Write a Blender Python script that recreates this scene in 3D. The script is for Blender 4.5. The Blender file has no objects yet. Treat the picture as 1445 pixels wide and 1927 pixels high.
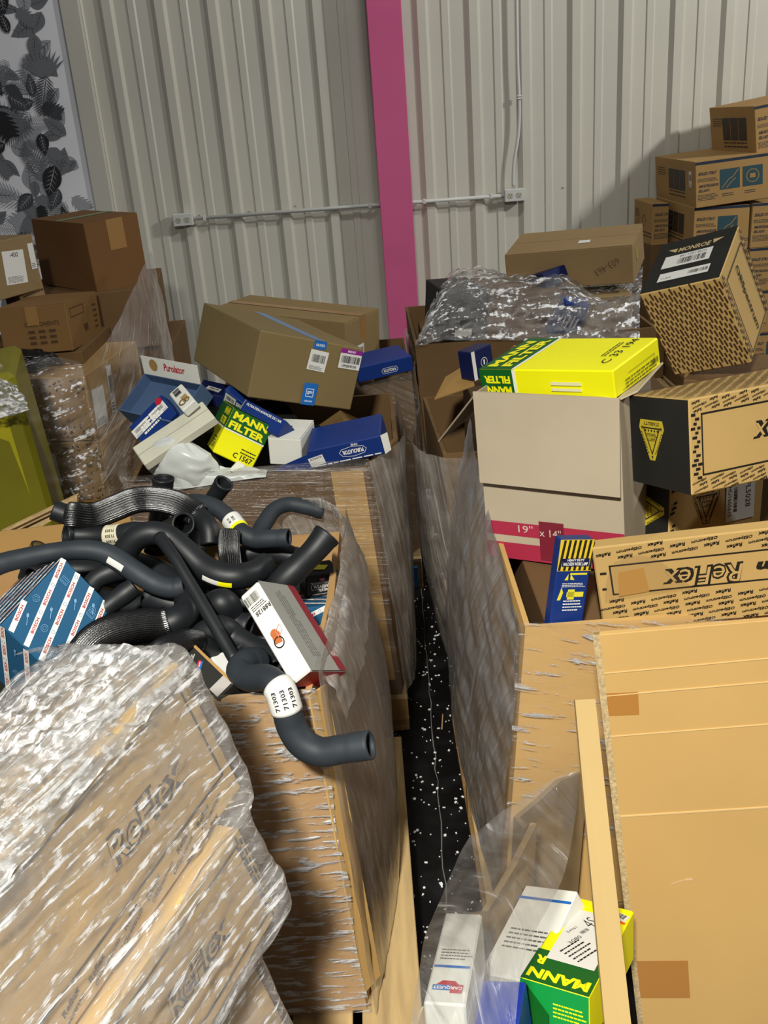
import bpy, bmesh, math, random
from mathutils import Vector, Matrix, Euler, noise

sc = bpy.context.scene
COL = sc.collection
random.seed(7)

# ------------------------------------------------------------------ camera
cd = bpy.data.cameras.new('camera')
cd.sensor_fit = 'HORIZONTAL'; cd.sensor_width = 36.0
cd.lens = 1850.0 / 1445.0 * 36.0
cd.clip_start = 0.05; cd.clip_end = 60
cam = bpy.data.objects.new('camera', cd); COL.objects.link(cam)
cam.matrix_world = Matrix(((0.99707, 0.07655, 0.0, 0.0), (-0.02972, 0.38718, -0.92152, 0.0),
                           (-0.07054, 0.91882, 0.38832, 1.9), (0, 0, 0, 1)))
sc.camera = cam

# ------------------------------------------------------------------ light
w = bpy.data.worlds.new('World'); sc.world = w; w.use_nodes = True
w.node_tree.nodes['Background'].inputs[0].default_value = (0.95, 0.97, 1.0, 1)
w.node_tree.nodes['Background'].inputs[1].default_value = 0.11

def area(name, loc, aim, sx, sy, power, color, spread=180):
    d = bpy.data.lights.new(name, 'AREA'); d.spread = math.radians(spread); d.shape = 'RECTANGLE'; d.size = sx; d.size_y = sy
    d.energy = power; d.color = color
    o = bpy.data.objects.new(name, d); COL.objects.link(o)
    o.location = loc
    o.rotation_euler = (Vector(aim) - Vector(loc)).to_track_quat('-Z', 'Y').to_euler()
    return o
area('ceiling_lamp_key', (-0.5, -1.5, 3.95), (-0.2, 0.05, 0.0), 0.3, 0.3, 175, (1.0, 0.975, 0.90), 112)
area('ceiling_lamp_right', (5.0, 3.4, 3.9), (1.2, 6.3, 1.4), 0.4, 0.4, 142, (1.0, 0.99, 0.95))
area('rear_wall_fill', (0.7, 3.3, 5.4), (0.0, 6.4, 1.9), 1.2, 0.3, 24, (1.0, 0.99, 0.95), 120)  # unseen fill, added to brighten the back wall

vs = sc.view_settings
vs.view_transform = 'Standard'; vs.look = 'None'; vs.gamma = 1.0; vs.use_curve_mapping = False
vs.exposure = 0.0

# ------------------------------------------------------------------ layout numbers (metres, world axes)
BOX = {  # centre (m), rotation (deg, XYZ), size (m)
    'brown': ((-1.31, 4.873, 1.322), (1.3, -1.0, 45.5), (0.294, 0.466, 0.314)),
    'labelled': ((-1.686, 4.395, 1.349), (-0.5, 0.1, 66.2), (0.382, 0.35, 0.207)),
    'small': ((-1.538, 4.498, 1.243), (2.9, -5.5, 44.9), (0.126, 0.139, 0.099)),
    'leftcarton': ((-1.357, 4.273, 1.113), (-4.2, -0.4, -1.3), (0.266, 0.455, 0.174)),
    'wrapA': ((-1.247, 4.205, 0.83), (-2.6, -7.2, -8.7), (0.29, 0.694, 0.268)),
    'yellow': ((-1.32, 3.431, 0.914), (0.6, -3.6, 11.9), (0.185, 0.5, 0.473)),
    'gm': ((-0.312, 3.138, 1.157), (1.9, 18.6, 27.3), (0.352, 0.5, 0.197)),
    'tan': ((-0.307, 4.031, 1.038), (-0.1, 3.9, -28.2), (0.627, 0.296, 0.184)),
    'c1567': ((-0.425, 2.848, 0.991), (-11.3, 34.4, 9.2), (0.127, 0.231, 0.142)),
    'white': ((-0.259, 2.816, 0.963), (2.5, 2.8, -13.2), (0.1, 0.154, 0.084)),
    'puro': ((-0.091, 2.773, 0.969), (6.5, -9.9, -5.0), (0.219, 0.16, 0.061)),
    'c33': ((0.444, 2.172, 1.306), (5.9, -6.0, -41.4), (0.337, 0.217, 0.064)),
    'beige': ((0.462, 2.197, 1.077), (0.5, -2.7, -31.2), (0.335, 0.32, 0.404)),
    'monroe_stand': ((0.863, 2.506, 1.358), (24.3, -14.9, -36.9), (0.204, 0.228, 0.26)),
    'monroe_up': ((0.735, 1.951, 1.206), (-0.7, -10.0, -69.9), (0.199, 0.346, 0.191)),
    'monroe_low': ((0.815, 2.21, 0.951), (-5.9, -7.5, -59.9), (0.122, 0.452, 0.158)),
    'monroe_front': ((0.594, 1.805, 0.978), (2.1, -8.0, -12.0), (0.325, 0.16, 0.195)),
    'lamp': ((0.356, 1.782, 0.968), (-3.4, 9.1, 11.7), (0.073, 0.07, 0.201)),
    'b603': ((0.922, 4.377, 1.194), (5.9, -3.3, -21.3), (0.54, 0.365, 0.157)),
    'strutM': ((2.056, 6.017, 1.334), (-0.6, -3.6, 1.1), (0.417, 0.728, 0.241)),
    'strutT': ((2.373, 6.018, 1.611), (-1.1, -6.9, 6.3), (0.429, 0.554, 0.232)),
    'sheetA': ((0.551, 1.488, 0.527), (1.9, -6.3, -9.7), (0.294, 0.012, 0.99)),
    'L0a': ((-0.473, 1.115, 1.003), (-10.7, -9.1, 63.2), (0.388, 0.25, 0.25)),
    'L0b': ((-0.422, 1.057, 0.786), (-10.7, -9.1, 63.2), (0.388, 0.25, 0.181)),
    'L0c': ((-0.438, 1.027, 0.575), (-10.7, -9.1, 63.2), (0.388, 0.25, 0.209)),
    'bosch': ((-0.701, 1.724, 0.989), (-28.0, -17.1, 61.9), (0.185, 0.193, 0.139)),
    'r88': ((-0.186, 1.599, 0.996), (-41.1, -39.5, -1.6), (0.046, 0.126, 0.199)),
    'wear': ((-0.16, 2.0, 0.905), (1.5, 4.7, 19.2), (0.073, 0.08, 0.065)),
    'cq': ((-0.347, 1.566, 0.942), (-72.4, -28.2, 33.3), (0.043, 0.05, 0.102)),
    'mann3080': ((0.287, 1.293, 0.445), (-12.2, -5.0, -29.6), (0.12, 0.274, 0.101)),
    'carq1': ((0.058, 1.143, 0.6), (-12.4, -3.0, -12.2), (0.062, 0.229, 0.1)),
    'carq2': ((0.022, 1.068, 0.521), (-5.2, -0.4, -12.2), (0.072, 0.122, 0.1)),
    'whitecase': ((0.226, 1.359, 0.423), (9.8, -19.6, -36.8), (0.116, 0.206, 0.1)),
    'bluecase': ((0.122, 1.121, 0.508), (-9.7, -7.3, -14.9), (0.079, 0.125, 0.1)),
    'bluebar': ((0.813, 4.011, 1.012), (27.5, 13.8, 17.3), (0.113, 0.06, 0.17)),
    'bluetop': ((0.775, 4.221, 1.142), (-13.8, -8.6, 30.3), (0.13, 0.1, 0.066)),
    'dark1': ((0.367, 4.153, 1.054), (5.5, 3.2, 16.0), (0.183, 0.25, 0.202)),
    'dark2': ((0.623, 4.216, 1.024), (5.0, 5.6, 13.5), (0.327, 0.25, 0.206)),
    'dark3': ((0.969, 4.211, 0.985), (-0.6, -0.4, -5.1), (0.281, 0.25, 0.17)),
    'blueR2': ((0.328, 3.054, 1.106), (-3.4, -5.1, 40.4), (0.095, 0.06, 0.092)),
    'puro3': ((0.023, 3.731, 0.952), (4.0, -4.1, 16.7), (0.223, 0.16, 0.06)),
    'puroL1': ((-0.641, 2.916, 1.086), (36.4, 0.5, -41.4), (0.276, 0.148, 0.06)),
    'puroL2': ((-0.66, 2.849, 1.046), (44.9, 29.0, -51.3), (0.092, 0.139, 0.05)),
    'whitepic': ((-0.552, 2.77, 1.132), (20.2, -33.4, 18.0), (0.047, 0.103, 0.03)),
    'whitefilter': ((-0.582, 2.713, 1.045), (23.0, -24.3, 21.5), (0.241, 0.088, 0.03)),
    'blueB1': ((-0.527, 3.11, 1.042), (3.2, 17.2, -1.2), (0.091, 0.119, 0.06)),
    'blueB2': ((-0.413, 2.993, 1.078), (24.6, 35.9, -21.3), (0.08, 0.1, 0.057)),
    'blueB3': ((-0.326, 2.826, 1.022), (-44.3, 17.0, -38.0), (0.162, 0.1, 0.054)),
    'blueB4': ((-0.116, 2.78, 0.958), (-8.9, 5.2, -59.0), (0.107, 0.1, 0.032)),
}
HOSE = {  # radius, kind, centreline (m)
    'ribbed_top': (0.027, 'ribbed', [(-0.719, 2, 1.122), (-0.693, 2, 1.109), (-0.674, 2, 1.105), (-0.644, 2.02, 1.092), (-0.596, 2.04, 1.1), (-0.559, 2.05, 1.109), (-0.523, 2.06, 1.107), (-0.473, 2.06, 1.095), (-0.44, 2.05, 1.08), (-0.409, 2.03, 1.064), (-0.389, 2, 1.049), (-0.387, 1.98, 1.019)]),
    'stub_up': (0.024, 'plain', [(-0.508, 2.16, 1.119), (-0.514, 2.16, 1.085), (-0.527, 2.16, 1.038), (-0.537, 2.14, 0.993), (-0.544, 2.1, 0.957)]),
    'stub_back': (0.021, 'plain', [(-0.366, 2.15, 1.099), (-0.39, 2.16, 1.068), (-0.421, 2.17, 1.026), (-0.445, 2.15, 0.981), (-0.448, 2.1, 0.949)]),
    'yellow_tag': (0.0205, 'plain', [(-0.462, 2.12, 1.063), (-0.427, 2.1, 1.074), (-0.381, 2.07, 1.071), (-0.347, 2.04, 1.054), (-0.318, 2, 1.034), (-0.291, 1.99, 1.021), (-0.258, 1.98, 1.023), (-0.212, 1.97, 1.026)]),
    'arch_right': (0.0195, 'plain', [(-0.148, 2.22, 0.98), (-0.188, 2.22, 0.994), (-0.23, 2.22, 1.004), (-0.263, 2.2, 1.001), (-0.284, 2.17, 0.985), (-0.3, 2.13, 0.969), (-0.309, 2.08, 0.946)]),
    'big_open': (0.028, 'plain', [(-0.123, 1.9, 1.058), (-0.152, 1.88, 1.033), (-0.188, 1.87, 1.003), (-0.223, 1.86, 0.976), (-0.259, 1.86, 0.939)]),
    'ring_end': (0.0235, 'plain', [(-0.44, 1.99, 1.07), (-0.473, 2.05, 1.041), (-0.518, 2.1, 1.002), (-0.548, 2.1, 0.971)]),
    'label_left': (0.0215, 'plain', [(-0.698, 1.98, 1.069), (-0.68, 1.99, 1.062), (-0.638, 1.99, 1.058), (-0.592, 1.98, 1.059), (-0.548, 1.97, 1.068), (-0.506, 1.96, 1.064), (-0.483, 1.96, 1.03)]),
    'arch_mid': (0.0265, 'plain', [(-0.559, 1.9, 1.04), (-0.542, 1.9, 1.066), (-0.517, 1.9, 1.086), (-0.487, 1.9, 1.092), (-0.455, 1.9, 1.079), (-0.421, 1.88, 1.053), (-0.388, 1.86, 1.025), (-0.347, 1.84, 1.011), (-0.308, 1.84, 1.005), (-0.278, 1.87, 0.999), (-0.258, 1.9, 0.999)]),
    'long_left': (0.021, 'plain', [(-0.837, 1.74, 1.059), (-0.8, 1.76, 1.092), (-0.768, 1.78, 1.101), (-0.731, 1.8, 1.101), (-0.674, 1.82, 1.1), (-0.614, 1.82, 1.101), (-0.573, 1.82, 1.091), (-0.542, 1.81, 1.075), (-0.502, 1.79, 1.052), (-0.468, 1.78, 1.031), (-0.435, 1.77, 1.024), (-0.409, 1.77, 1.027)]),
    'braided_low': (0.032, 'braided', [(-0.601, 1.6, 0.952), (-0.581, 1.62, 0.978), (-0.558, 1.64, 0.994), (-0.522, 1.66, 0.999), (-0.476, 1.68, 0.993), (-0.447, 1.69, 0.986), (-0.418, 1.7, 0.99), (-0.404, 1.73, 0.993), (-0.41, 1.78, 1.001)]),
    'short_a': (0.0205, 'plain', [(-0.581, 1.75, 0.993), (-0.556, 1.76, 1.007), (-0.532, 1.77, 1.019), (-0.511, 1.78, 1.03)]),
    'short_b': (0.021, 'plain', [(-0.621, 1.8, 1.009), (-0.596, 1.81, 1.036), (-0.57, 1.82, 1.045), (-0.543, 1.83, 1.045)]),
    'straight_bar': (0.0125, 'plain', [(-0.46, 1.84, 1.108), (-0.421, 1.78, 1.083), (-0.379, 1.72, 1.036), (-0.339, 1.66, 0.991), (-0.3, 1.6, 0.949)]),
    'lump_a': (0.03, 'plain', [(-0.392, 1.8, 0.939), (-0.362, 1.78, 0.972), (-0.338, 1.76, 0.987), (-0.334, 1.78, 0.958), (-0.344, 1.82, 0.899)]),
    'lump_b': (0.03, 'plain', [(-0.387, 1.7, 0.928), (-0.363, 1.7, 0.954), (-0.338, 1.7, 0.959), (-0.326, 1.72, 0.929), (-0.33, 1.76, 0.869)]),
    'ribbed_back': (0.022, 'ribbed', [(-0.339, 1.97, 1.052), (-0.342, 1.95, 1.03), (-0.34, 1.93, 1.007), (-0.336, 1.9, 0.983)]),
    'braided_small': (0.022, 'braided', [(-0.461, 1.56, 0.965), (-0.432, 1.58, 0.989), (-0.405, 1.6, 0.992), (-0.38, 1.62, 0.985), (-0.356, 1.64, 0.96), (-0.349, 1.66, 0.919)]),
    'front_over': (0.0252, 'plain', [(-0.257, 1.6, 0.94), (-0.276, 1.57, 0.958), (-0.283, 1.54, 0.959), (-0.262, 1.51, 0.963), (-0.227, 1.48, 0.979), (-0.203, 1.45, 0.973), (-0.194, 1.435, 0.947), (-0.188, 1.43, 0.909), (-0.171, 1.42, 0.879), (-0.14, 1.41, 0.866), (-0.099, 1.4, 0.876), (-0.053, 1.39, 0.887)]),
    'brass_cap': (0.019, 'plain', [(-0.765, 2, 1.038), (-0.775, 2, 1.024), (-0.792, 2, 0.999), (-0.812, 2, 0.961)]),
    'fill_a': (0.026, 'plain', [(-0.776, 1.9, 0.931), (-0.719, 1.95, 0.938), (-0.629, 1.95, 0.917), (-0.529, 1.92, 0.911), (-0.451, 1.9, 0.941)]),
    'fill_b': (0.026, 'plain', [(-0.583, 2.05, 0.957), (-0.513, 2, 0.955), (-0.448, 1.95, 0.941), (-0.362, 1.92, 0.936), (-0.307, 1.9, 0.903)]),
    'fill_c': (0.026, 'plain', [(-0.78, 1.95, 0.983), (-0.749, 2, 0.975), (-0.685, 2.02, 0.96), (-0.588, 2, 0.941)]),
    'fill_d': (0.024, 'plain', [(-0.348, 2.02, 0.951), (-0.311, 2.03, 0.97), (-0.251, 2.03, 0.965), (-0.203, 2.02, 0.952)]),
    'fill_e': (0.026, 'plain', [(-0.498, 1.82, 0.987), (-0.452, 1.8, 0.976), (-0.399, 1.8, 0.965), (-0.345, 1.78, 0.94), (-0.29, 1.76, 0.928)]),
    'fill_f': (0.024, 'plain', [(-0.314, 1.7, 0.94), (-0.282, 1.68, 0.931), (-0.25, 1.66, 0.922), (-0.228, 1.62, 0.909)]),
}
PTS = {
    'mound': [[(0.242, 4.3, 0.925), (0.347, 4.45, 1.143), (0.509, 4.5, 1.169), (0.652, 4.5, 1.111), (0.883, 4.45, 1.114), (1.075, 4.45, 1.088), (1.255, 4.5, 1.113)],
        [(0.201, 4, 0.968), (0.307, 4.05, 1.158), (0.479, 4.15, 1.182), (0.668, 4.15, 1.163), (0.828, 4.15, 1.158), (0.958, 4.1, 1.075), (1.183, 4.25, 1.076)],
        [(0.179, 3.9, 0.993), (0.294, 3.93, 1.095), (0.463, 3.95, 1.106), (0.634, 3.95, 1.097), (0.805, 3.95, 1.093), (0.934, 3.95, 1.064), (1.109, 4, 1.073)],
        [(0.176, 3.86, 0.981), (0.292, 3.87, 0.991), (0.449, 3.87, 0.979), (0.619, 3.87, 0.965), (0.779, 3.87, 0.953), (0.907, 3.87, 0.943), (1.078, 3.87, 0.941)]],
    'fan': [[(-1.161, 3.86, 0.999), (-1.064, 3.86, 1.066), (-1.007, 4, 1.149), (-0.967, 4.3, 1.267), (-0.96, 4.6, 1.336)],
        [(-1.145, 3.83, 0.763), (-1.042, 3.9, 0.824), (-0.965, 4, 0.925), (-0.915, 4.2, 1.009), (-0.946, 4.6, 1.119)],
        [(-1.151, 3.82, 0.537), (-1.049, 3.9, 0.594), (-0.963, 4, 0.694), (-0.906, 4.2, 0.772), (-0.932, 4.6, 0.893)],
        [(-1.143, 3.8, 0.438), (-1.059, 3.9, 0.403), (-0.979, 4, 0.455), (-0.894, 4.2, 0.55), (-0.937, 4.6, 0.607)]],
    'wrapfront': [[(-1.435, 3.8, 1.014), (-1.351, 3.82, 1.045), (-1.251, 3.84, 1.05), (-1.151, 3.84, 1.025)],
        [(-1.386, 3.72, 0.947), (-1.297, 3.72, 0.961), (-1.197, 3.74, 0.973), (-1.126, 3.78, 0.97)],
        [(-1.358, 3.7, 0.69), (-1.281, 3.7, 0.706), (-1.19, 3.72, 0.714), (-1.121, 3.76, 0.717)],
        [(-1.337, 3.7, 0.484), (-1.261, 3.7, 0.489), (-1.191, 3.72, 0.487), (-1.127, 3.76, 0.477)]],
    'yfilm': [[(-1.366, 3.3, 1.159), (-1.291, 3.3, 1.171), (-1.242, 3.3, 1.149), (-1.207, 3.25, 1.114)],
        [(-1.325, 3.15, 1.105), (-1.242, 3.12, 1.116), (-1.184, 3.12, 1.106), (-1.141, 3.15, 1.069)],
        [(-1.337, 3.13, 1.022), (-1.256, 3.1, 1.025), (-1.185, 3.1, 1.033), (-1.133, 3.13, 1.038)]],
    'liner': [[(0.363, 1.66, 0.586), (0.304, 1.64, 0.587), (0.257, 1.62, 0.574), (0.196, 1.58, 0.566), (0.15, 1.56, 0.547), (0.122, 1.55, 0.534)],
        [(0.345, 1.6, 0.542), (0.287, 1.55, 0.576), (0.24, 1.52, 0.579), (0.174, 1.5, 0.564), (0.12, 1.48, 0.554), (0.086, 1.47, 0.541)],
        [(0.262, 1.32, 0.632), (0.213, 1.3, 0.644), (0.164, 1.28, 0.662), (0.108, 1.26, 0.658), (0.061, 1.25, 0.637), (0.021, 1.25, 0.612)],
        [(0.163, 1.1, 0.704), (0.129, 1.09, 0.708), (0.097, 1.08, 0.722), (0.064, 1.07, 0.72), (0.024, 1.07, 0.703), (-0.004, 1.07, 0.69)],
        [(0.122, 0.97, 0.669), (0.095, 0.96, 0.684), (0.065, 0.95, 0.7), (0.036, 0.95, 0.703), (0, 0.95, 0.707), (-0.025, 0.95, 0.71)]],
    'wall_rim': [(0.373, 1.68, 0.57), (0.313, 1.66, 0.567), (0.262, 1.63, 0.544), (0.216, 1.6, 0.531), (0.23, 1.56, 0.533), (0.238, 1.52, 0.582), (0.186, 1.44, 0.559), (0.123, 1.38, 0.508), (0.072, 1.36, 0.523), (0.032, 1.22, 0.553), (-0.001, 1.12, 0.573), (-0.019, 1.06, 0.582)],
    'r1film': [[(0.264, 2.5, 0.7), (0.303, 2.4, 0.72), (0.365, 2.25, 0.741), (0.388, 2.05, 0.769), (0.396, 1.85, 0.804), (0.393, 1.7, 0.878)],
        [(0.228, 2.45, 0.491), (0.264, 2.3, 0.573), (0.293, 2.1, 0.669), (0.287, 1.85, 0.8), (0.314, 1.69, 0.854), (0.382, 1.67, 0.835)],
        [(0.188, 2.4, 0.295), (0.216, 2.25, 0.392), (0.255, 2.05, 0.489), (0.266, 1.83, 0.595), (0.301, 1.68, 0.684), (0.373, 1.66, 0.678)],
        [(0.171, 2.3, 0.13), (0.198, 2.15, 0.207), (0.223, 2, 0.288), (0.237, 1.81, 0.393), (0.288, 1.68, 0.481), (0.364, 1.66, 0.476)],
        [(0.159, 2.1, 0.001), (0.175, 2, 0.054), (0.199, 1.9, 0.109), (0.216, 1.78, 0.187), (0.274, 1.68, 0.246), (0.353, 1.66, 0.242)]],
    'purobag': [(-0.575, 2.7, 0.96)],
    'flap_beige': [(0.225, 2.2, 1.26), (0.165, 2.35, 1.116), (0.211, 2.3, 1.145), (0.229, 2.2, 1.215)],
    'tanflap': [(0.232, 3.1, 1.051), (0.31, 3.12, 1.086), (0.315, 3, 1.044), (0.186, 3, 1.009)],
    'innerflap': [(-0.201, 3.25, 0.874), (-0.127, 3.35, 0.891), (-0.017, 3.1, 0.907), (0.016, 2.98, 0.889), (-0.088, 2.95, 0.899)],
    'stripB': [(0.304, 1.44, 0.912), (0.339, 1.44, 0.911), (0.337, 1.12, 0.433), (0.293, 1.12, 0.437)],
    'boardL': [(-0.964, 2.28, 0.964), (-0.754, 2.28, 1.047), (-0.759, 2.28, 1.022), (-0.976, 2.28, 0.909)],
    'odds': [(-1.407, 3.95, 1.021), (-1.46, 3.9, 1.027), (0.173, 3.5, 0.445), (0.156, 3.4, 0.374), (0.185, 3.4, 0.394), (0.174, 3.3, 0.396), (0.155, 3.3, 0.371), (0.138, 2.699, 0.003)],
    'screws': [(-0.791, 6.46, 2.36), (-1.076, 6.46, 1.585), (-0.787, 6.46, 1.304), (-0.701, 6.46, 1.295), (-0.407, 6.46, 1.309), (0.424, 6.46, 1.429), (0.723, 6.46, 1.433), (1.026, 6.46, 1.433), (1.282, 6.46, 1.294), (1.332, 6.46, 1.29), (1.631, 6.46, 1.287), (-1.016, 6.46, 1.296)],
    'cond': [(0.961, 6.42, 1.33), (0.962, 6.42, 1.393), (0.971, 6.42, 1.486), (0.996, 6.42, 1.623), (1.006, 6.42, 1.788), (1, 6.42, 2.023), (1, 6.42, 2.363), (0.997, 6.42, 2.527)],
}

# ------------------------------------------------------------------ materials
def lin(h):
    h = h.lstrip('#'); out = []
    for i in (0, 2, 4):
        c = int(h[i:i + 2], 16) / 255
        out.append(c / 12.92 if c <= .04045 else ((c + .055) / 1.055) ** 2.4)
    return (*out, 1)
MATS = {}
def base_mat(name):
    m = bpy.data.materials.new(name); m.use_nodes = True
    nt = m.node_tree; b = nt.nodes['Principled BSDF']
    return m, nt, b
def flat(name, hexcol, rough=.6, metal=0., spec=.4):
    if name in MATS: return MATS[name]
    m, nt, b = base_mat(name)
    b.inputs['Base Color'].default_value = lin(hexcol); b.inputs['Roughness'].default_value = rough
    b.inputs['Metallic'].default_value = metal; b.inputs['Specular IOR Level'].default_value = spec
    MATS[name] = m; return m
def varied(name, hexcol, var=.12, scale=6., rough=.75, spec=.25, flute=0., fdir=(1, 0, 0), bump=.0, stretch=(1, 1, 1), metal=0.):
    """solid colour with blotchy variation, optional corrugation lines and fine relief"""
    if name in MATS: return MATS[name]
    m, nt, b = base_mat(name); N = nt.nodes; L = nt.links
    tc = N.new('ShaderNodeTexCoord'); mp = N.new('ShaderNodeMapping'); mp.inputs['Scale'].default_value = stretch
    L.new(tc.outputs['Object'], mp.inputs[0])
    n1 = N.new('ShaderNodeTexNoise'); n1.inputs['Scale'].default_value = scale; n1.inputs['Detail'].default_value = 6
    L.new(mp.outputs[0], n1.inputs['Vector'])
    rr = N.new('ShaderNodeMapRange'); rr.inputs[1].default_value = .3; rr.inputs[2].default_value = .7
    rr.inputs[3].default_value = 1 - var; rr.inputs[4].default_value = 1 + var * .6
    L.new(n1.outputs[0], rr.inputs[0])
    mx = N.new('ShaderNodeVectorMath'); mx.operation = 'SCALE'
    c = lin(hexcol); mx.inputs[0].default_value = c[:3]; L.new(rr.outputs[0], mx.inputs['Scale'])
    L.new(mx.outputs[0], b.inputs['Base Color'])
    b.inputs['Roughness'].default_value = rough; b.inputs['Specular IOR Level'].default_value = spec; b.inputs['Metallic'].default_value = metal
    if flute or bump:
        bp = N.new('ShaderNodeBump'); bp.inputs['Strength'].default_value = flute or bump; bp.inputs['Distance'].default_value = .002
        if flute:
            wv = N.new('ShaderNodeTexWave'); wv.inputs['Scale'].default_value = 45; wv.inputs['Distortion'].default_value = .6
            mp2 = N.new('ShaderNodeMapping'); mp2.inputs['Scale'].default_value = fdir
            L.new(tc.outputs['Object'], mp2.inputs[0]); L.new(mp2.outputs[0], wv.inputs['Vector']); L.new(wv.outputs['Fac'], bp.inputs['Height'])
        else:
            n2 = N.new('ShaderNodeTexNoise'); n2.inputs['Scale'].default_value = scale * 9; n2.inputs['Detail'].default_value = 5
            L.new(mp.outputs[0], n2.inputs['Vector']); L.new(n2.outputs[0], bp.inputs['Height'])
        L.new(bp.outputs[0], b.inputs['Normal'])
    MATS[name] = m; return m
def film_mat(name, angle=0., clear=.72, haze=.5, tint='#c9c6c2', freq=70., bump=.6, rough=.16, crumple=0., along=2.2, shine=.55, bd=.004, cth=.60, cmax=.0):
    """clear stretch film: transparent sheet, hazy along the pull lines, glossy creases with glints painted white (UV in metres)"""
    if name in MATS: return MATS[name]
    m = bpy.data.materials.new(name); m.use_nodes = True
    nt = m.node_tree; N = nt.nodes; L = nt.links; N.clear()
    out = N.new('ShaderNodeOutputMaterial')
    uv = N.new('ShaderNodeUVMap')
    mp = N.new('ShaderNodeMapping'); mp.inputs['Rotation'].default_value = (0, 0, math.radians(angle))
    L.new(uv.outputs[0], mp.inputs[0])
    ms = N.new('ShaderNodeMapping'); ms.inputs['Scale'].default_value = (along, freq, 1); L.new(mp.outputs[0], ms.inputs[0])
    n1 = N.new('ShaderNodeTexNoise'); n1.inputs['Scale'].default_value = 1.; n1.inputs['Detail'].default_value = 7; n1.inputs['Roughness'].default_value = .68
    n1.inputs['Distortion'].default_value = .35
    L.new(ms.outputs[0], n1.inputs['Vector'])
    n2 = N.new('ShaderNodeTexNoise'); n2.inputs['Scale'].default_value = 9.; n2.inputs['Detail'].default_value = 4
    L.new(mp.outputs[0], n2.inputs['Vector'])
    n3 = N.new('ShaderNodeTexNoise'); n3.inputs['Scale'].default_value = 55.; n3.inputs['Detail'].default_value = 3
    L.new(mp.outputs[0], n3.inputs['Vector'])
    add = N.new('ShaderNodeMath'); add.operation = 'MULTIPLY_ADD'; add.inputs[1].default_value = crumple
    L.new(n3.outputs[0], add.inputs[0]); L.new(n1.outputs[0], add.inputs[2])
    bp = N.new('ShaderNodeBump'); bp.inputs['Strength'].default_value = bump; bp.inputs['Distance'].default_value = bd
    L.new(add.outputs[0], bp.inputs['Height'])
    # haze factor
    mul = N.new('ShaderNodeMath'); mul.operation = 'MULTIPLY'; L.new(n1.outputs[0], mul.inputs[0]); L.new(n2.outputs[0], mul.inputs[1])
    hz = N.new('ShaderNodeMapRange'); hz.inputs[1].default_value = .14; hz.inputs[2].default_value = .40
    hz.inputs[3].default_value = (1 - clear) * .35; hz.inputs[4].default_value = min(.95, (1 - clear) + haze * .6)
    L.new(mul.outputs[0], hz.inputs[0])
    tr = N.new('ShaderNodeBsdfTransparent'); tr.inputs[0].default_value = (.96, .96, .96, 1)
    df = N.new('ShaderNodeBsdfDiffuse'); df.inputs[0].default_value = lin(tint)
    tl = N.new('ShaderNodeBsdfTranslucent'); tl.inputs[0].default_value = lin(tint)
    m0 = N.new('ShaderNodeMixShader'); m0.inputs[0].default_value = .4; L.new(df.outputs[0], m0.inputs[1]); L.new(tl.outputs[0], m0.inputs[2])
    m1 = N.new('ShaderNodeMixShader'); L.new(hz.outputs[0], m1.inputs[0]); L.new(tr.outputs[0], m1.inputs[1]); L.new(m0.outputs[0], m1.inputs[2])
    gl = N.new('ShaderNodeBsdfGlossy'); gl.inputs['Roughness'].default_value = rough; gl.inputs[0].default_value = (1, 1, 1, 1)
    L.new(bp.outputs[0], gl.inputs['Normal'])
    lw = N.new('ShaderNodeLayerWeight'); fr = N.new('ShaderNodeMath'); fr.operation = 'POWER'; fr.inputs[1].default_value = 4.; L.new(lw.outputs['Facing'], fr.inputs[0])
    fm = N.new('ShaderNodeMath'); fm.operation = 'MULTIPLY_ADD'; fm.inputs[1].default_value = .9; fm.inputs[2].default_value = .04 + .06 * shine
    L.new(fr.outputs[0], fm.inputs[0])
    m2 = N.new('ShaderNodeMixShader'); L.new(fm.outputs[0], m2.inputs[0]); L.new(m1.outputs[0], m2.inputs[1]); L.new(gl.outputs[0], m2.inputs[2])
    # tight gathers in the film: whitish, satin, their glints painted in as white streaks
    cr = N.new('ShaderNodeMapRange'); cr.inputs[1].default_value = cth; cr.inputs[2].default_value = cth + .06; cr.inputs[3].default_value = 0; cr.inputs[4].default_value = cmax
    L.new(add.outputs[0] if crumple else n1.outputs[0], cr.inputs[0])
    g2 = N.new('ShaderNodeBsdfGlossy'); g2.inputs['Roughness'].default_value = .36; L.new(bp.outputs[0], g2.inputs['Normal'])
    d2 = N.new('ShaderNodeBsdfDiffuse'); d2.inputs[0].default_value = (.95, .95, .95, 1); L.new(bp.outputs[0], d2.inputs['Normal'])
    m3 = N.new('ShaderNodeMixShader'); m3.inputs[0].default_value = .5; L.new(g2.outputs[0], m3.inputs[1]); L.new(d2.outputs[0], m3.inputs[2])
    m4 = N.new('ShaderNodeMixShader'); L.new(cr.outputs[0], m4.inputs[0]); L.new(m2.outputs[0], m4.inputs[1]); L.new(m3.outputs[0], m4.inputs[2])
    L.new(m4.outputs[0], out.inputs[0])
    MATS[name] = m; return m

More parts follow.
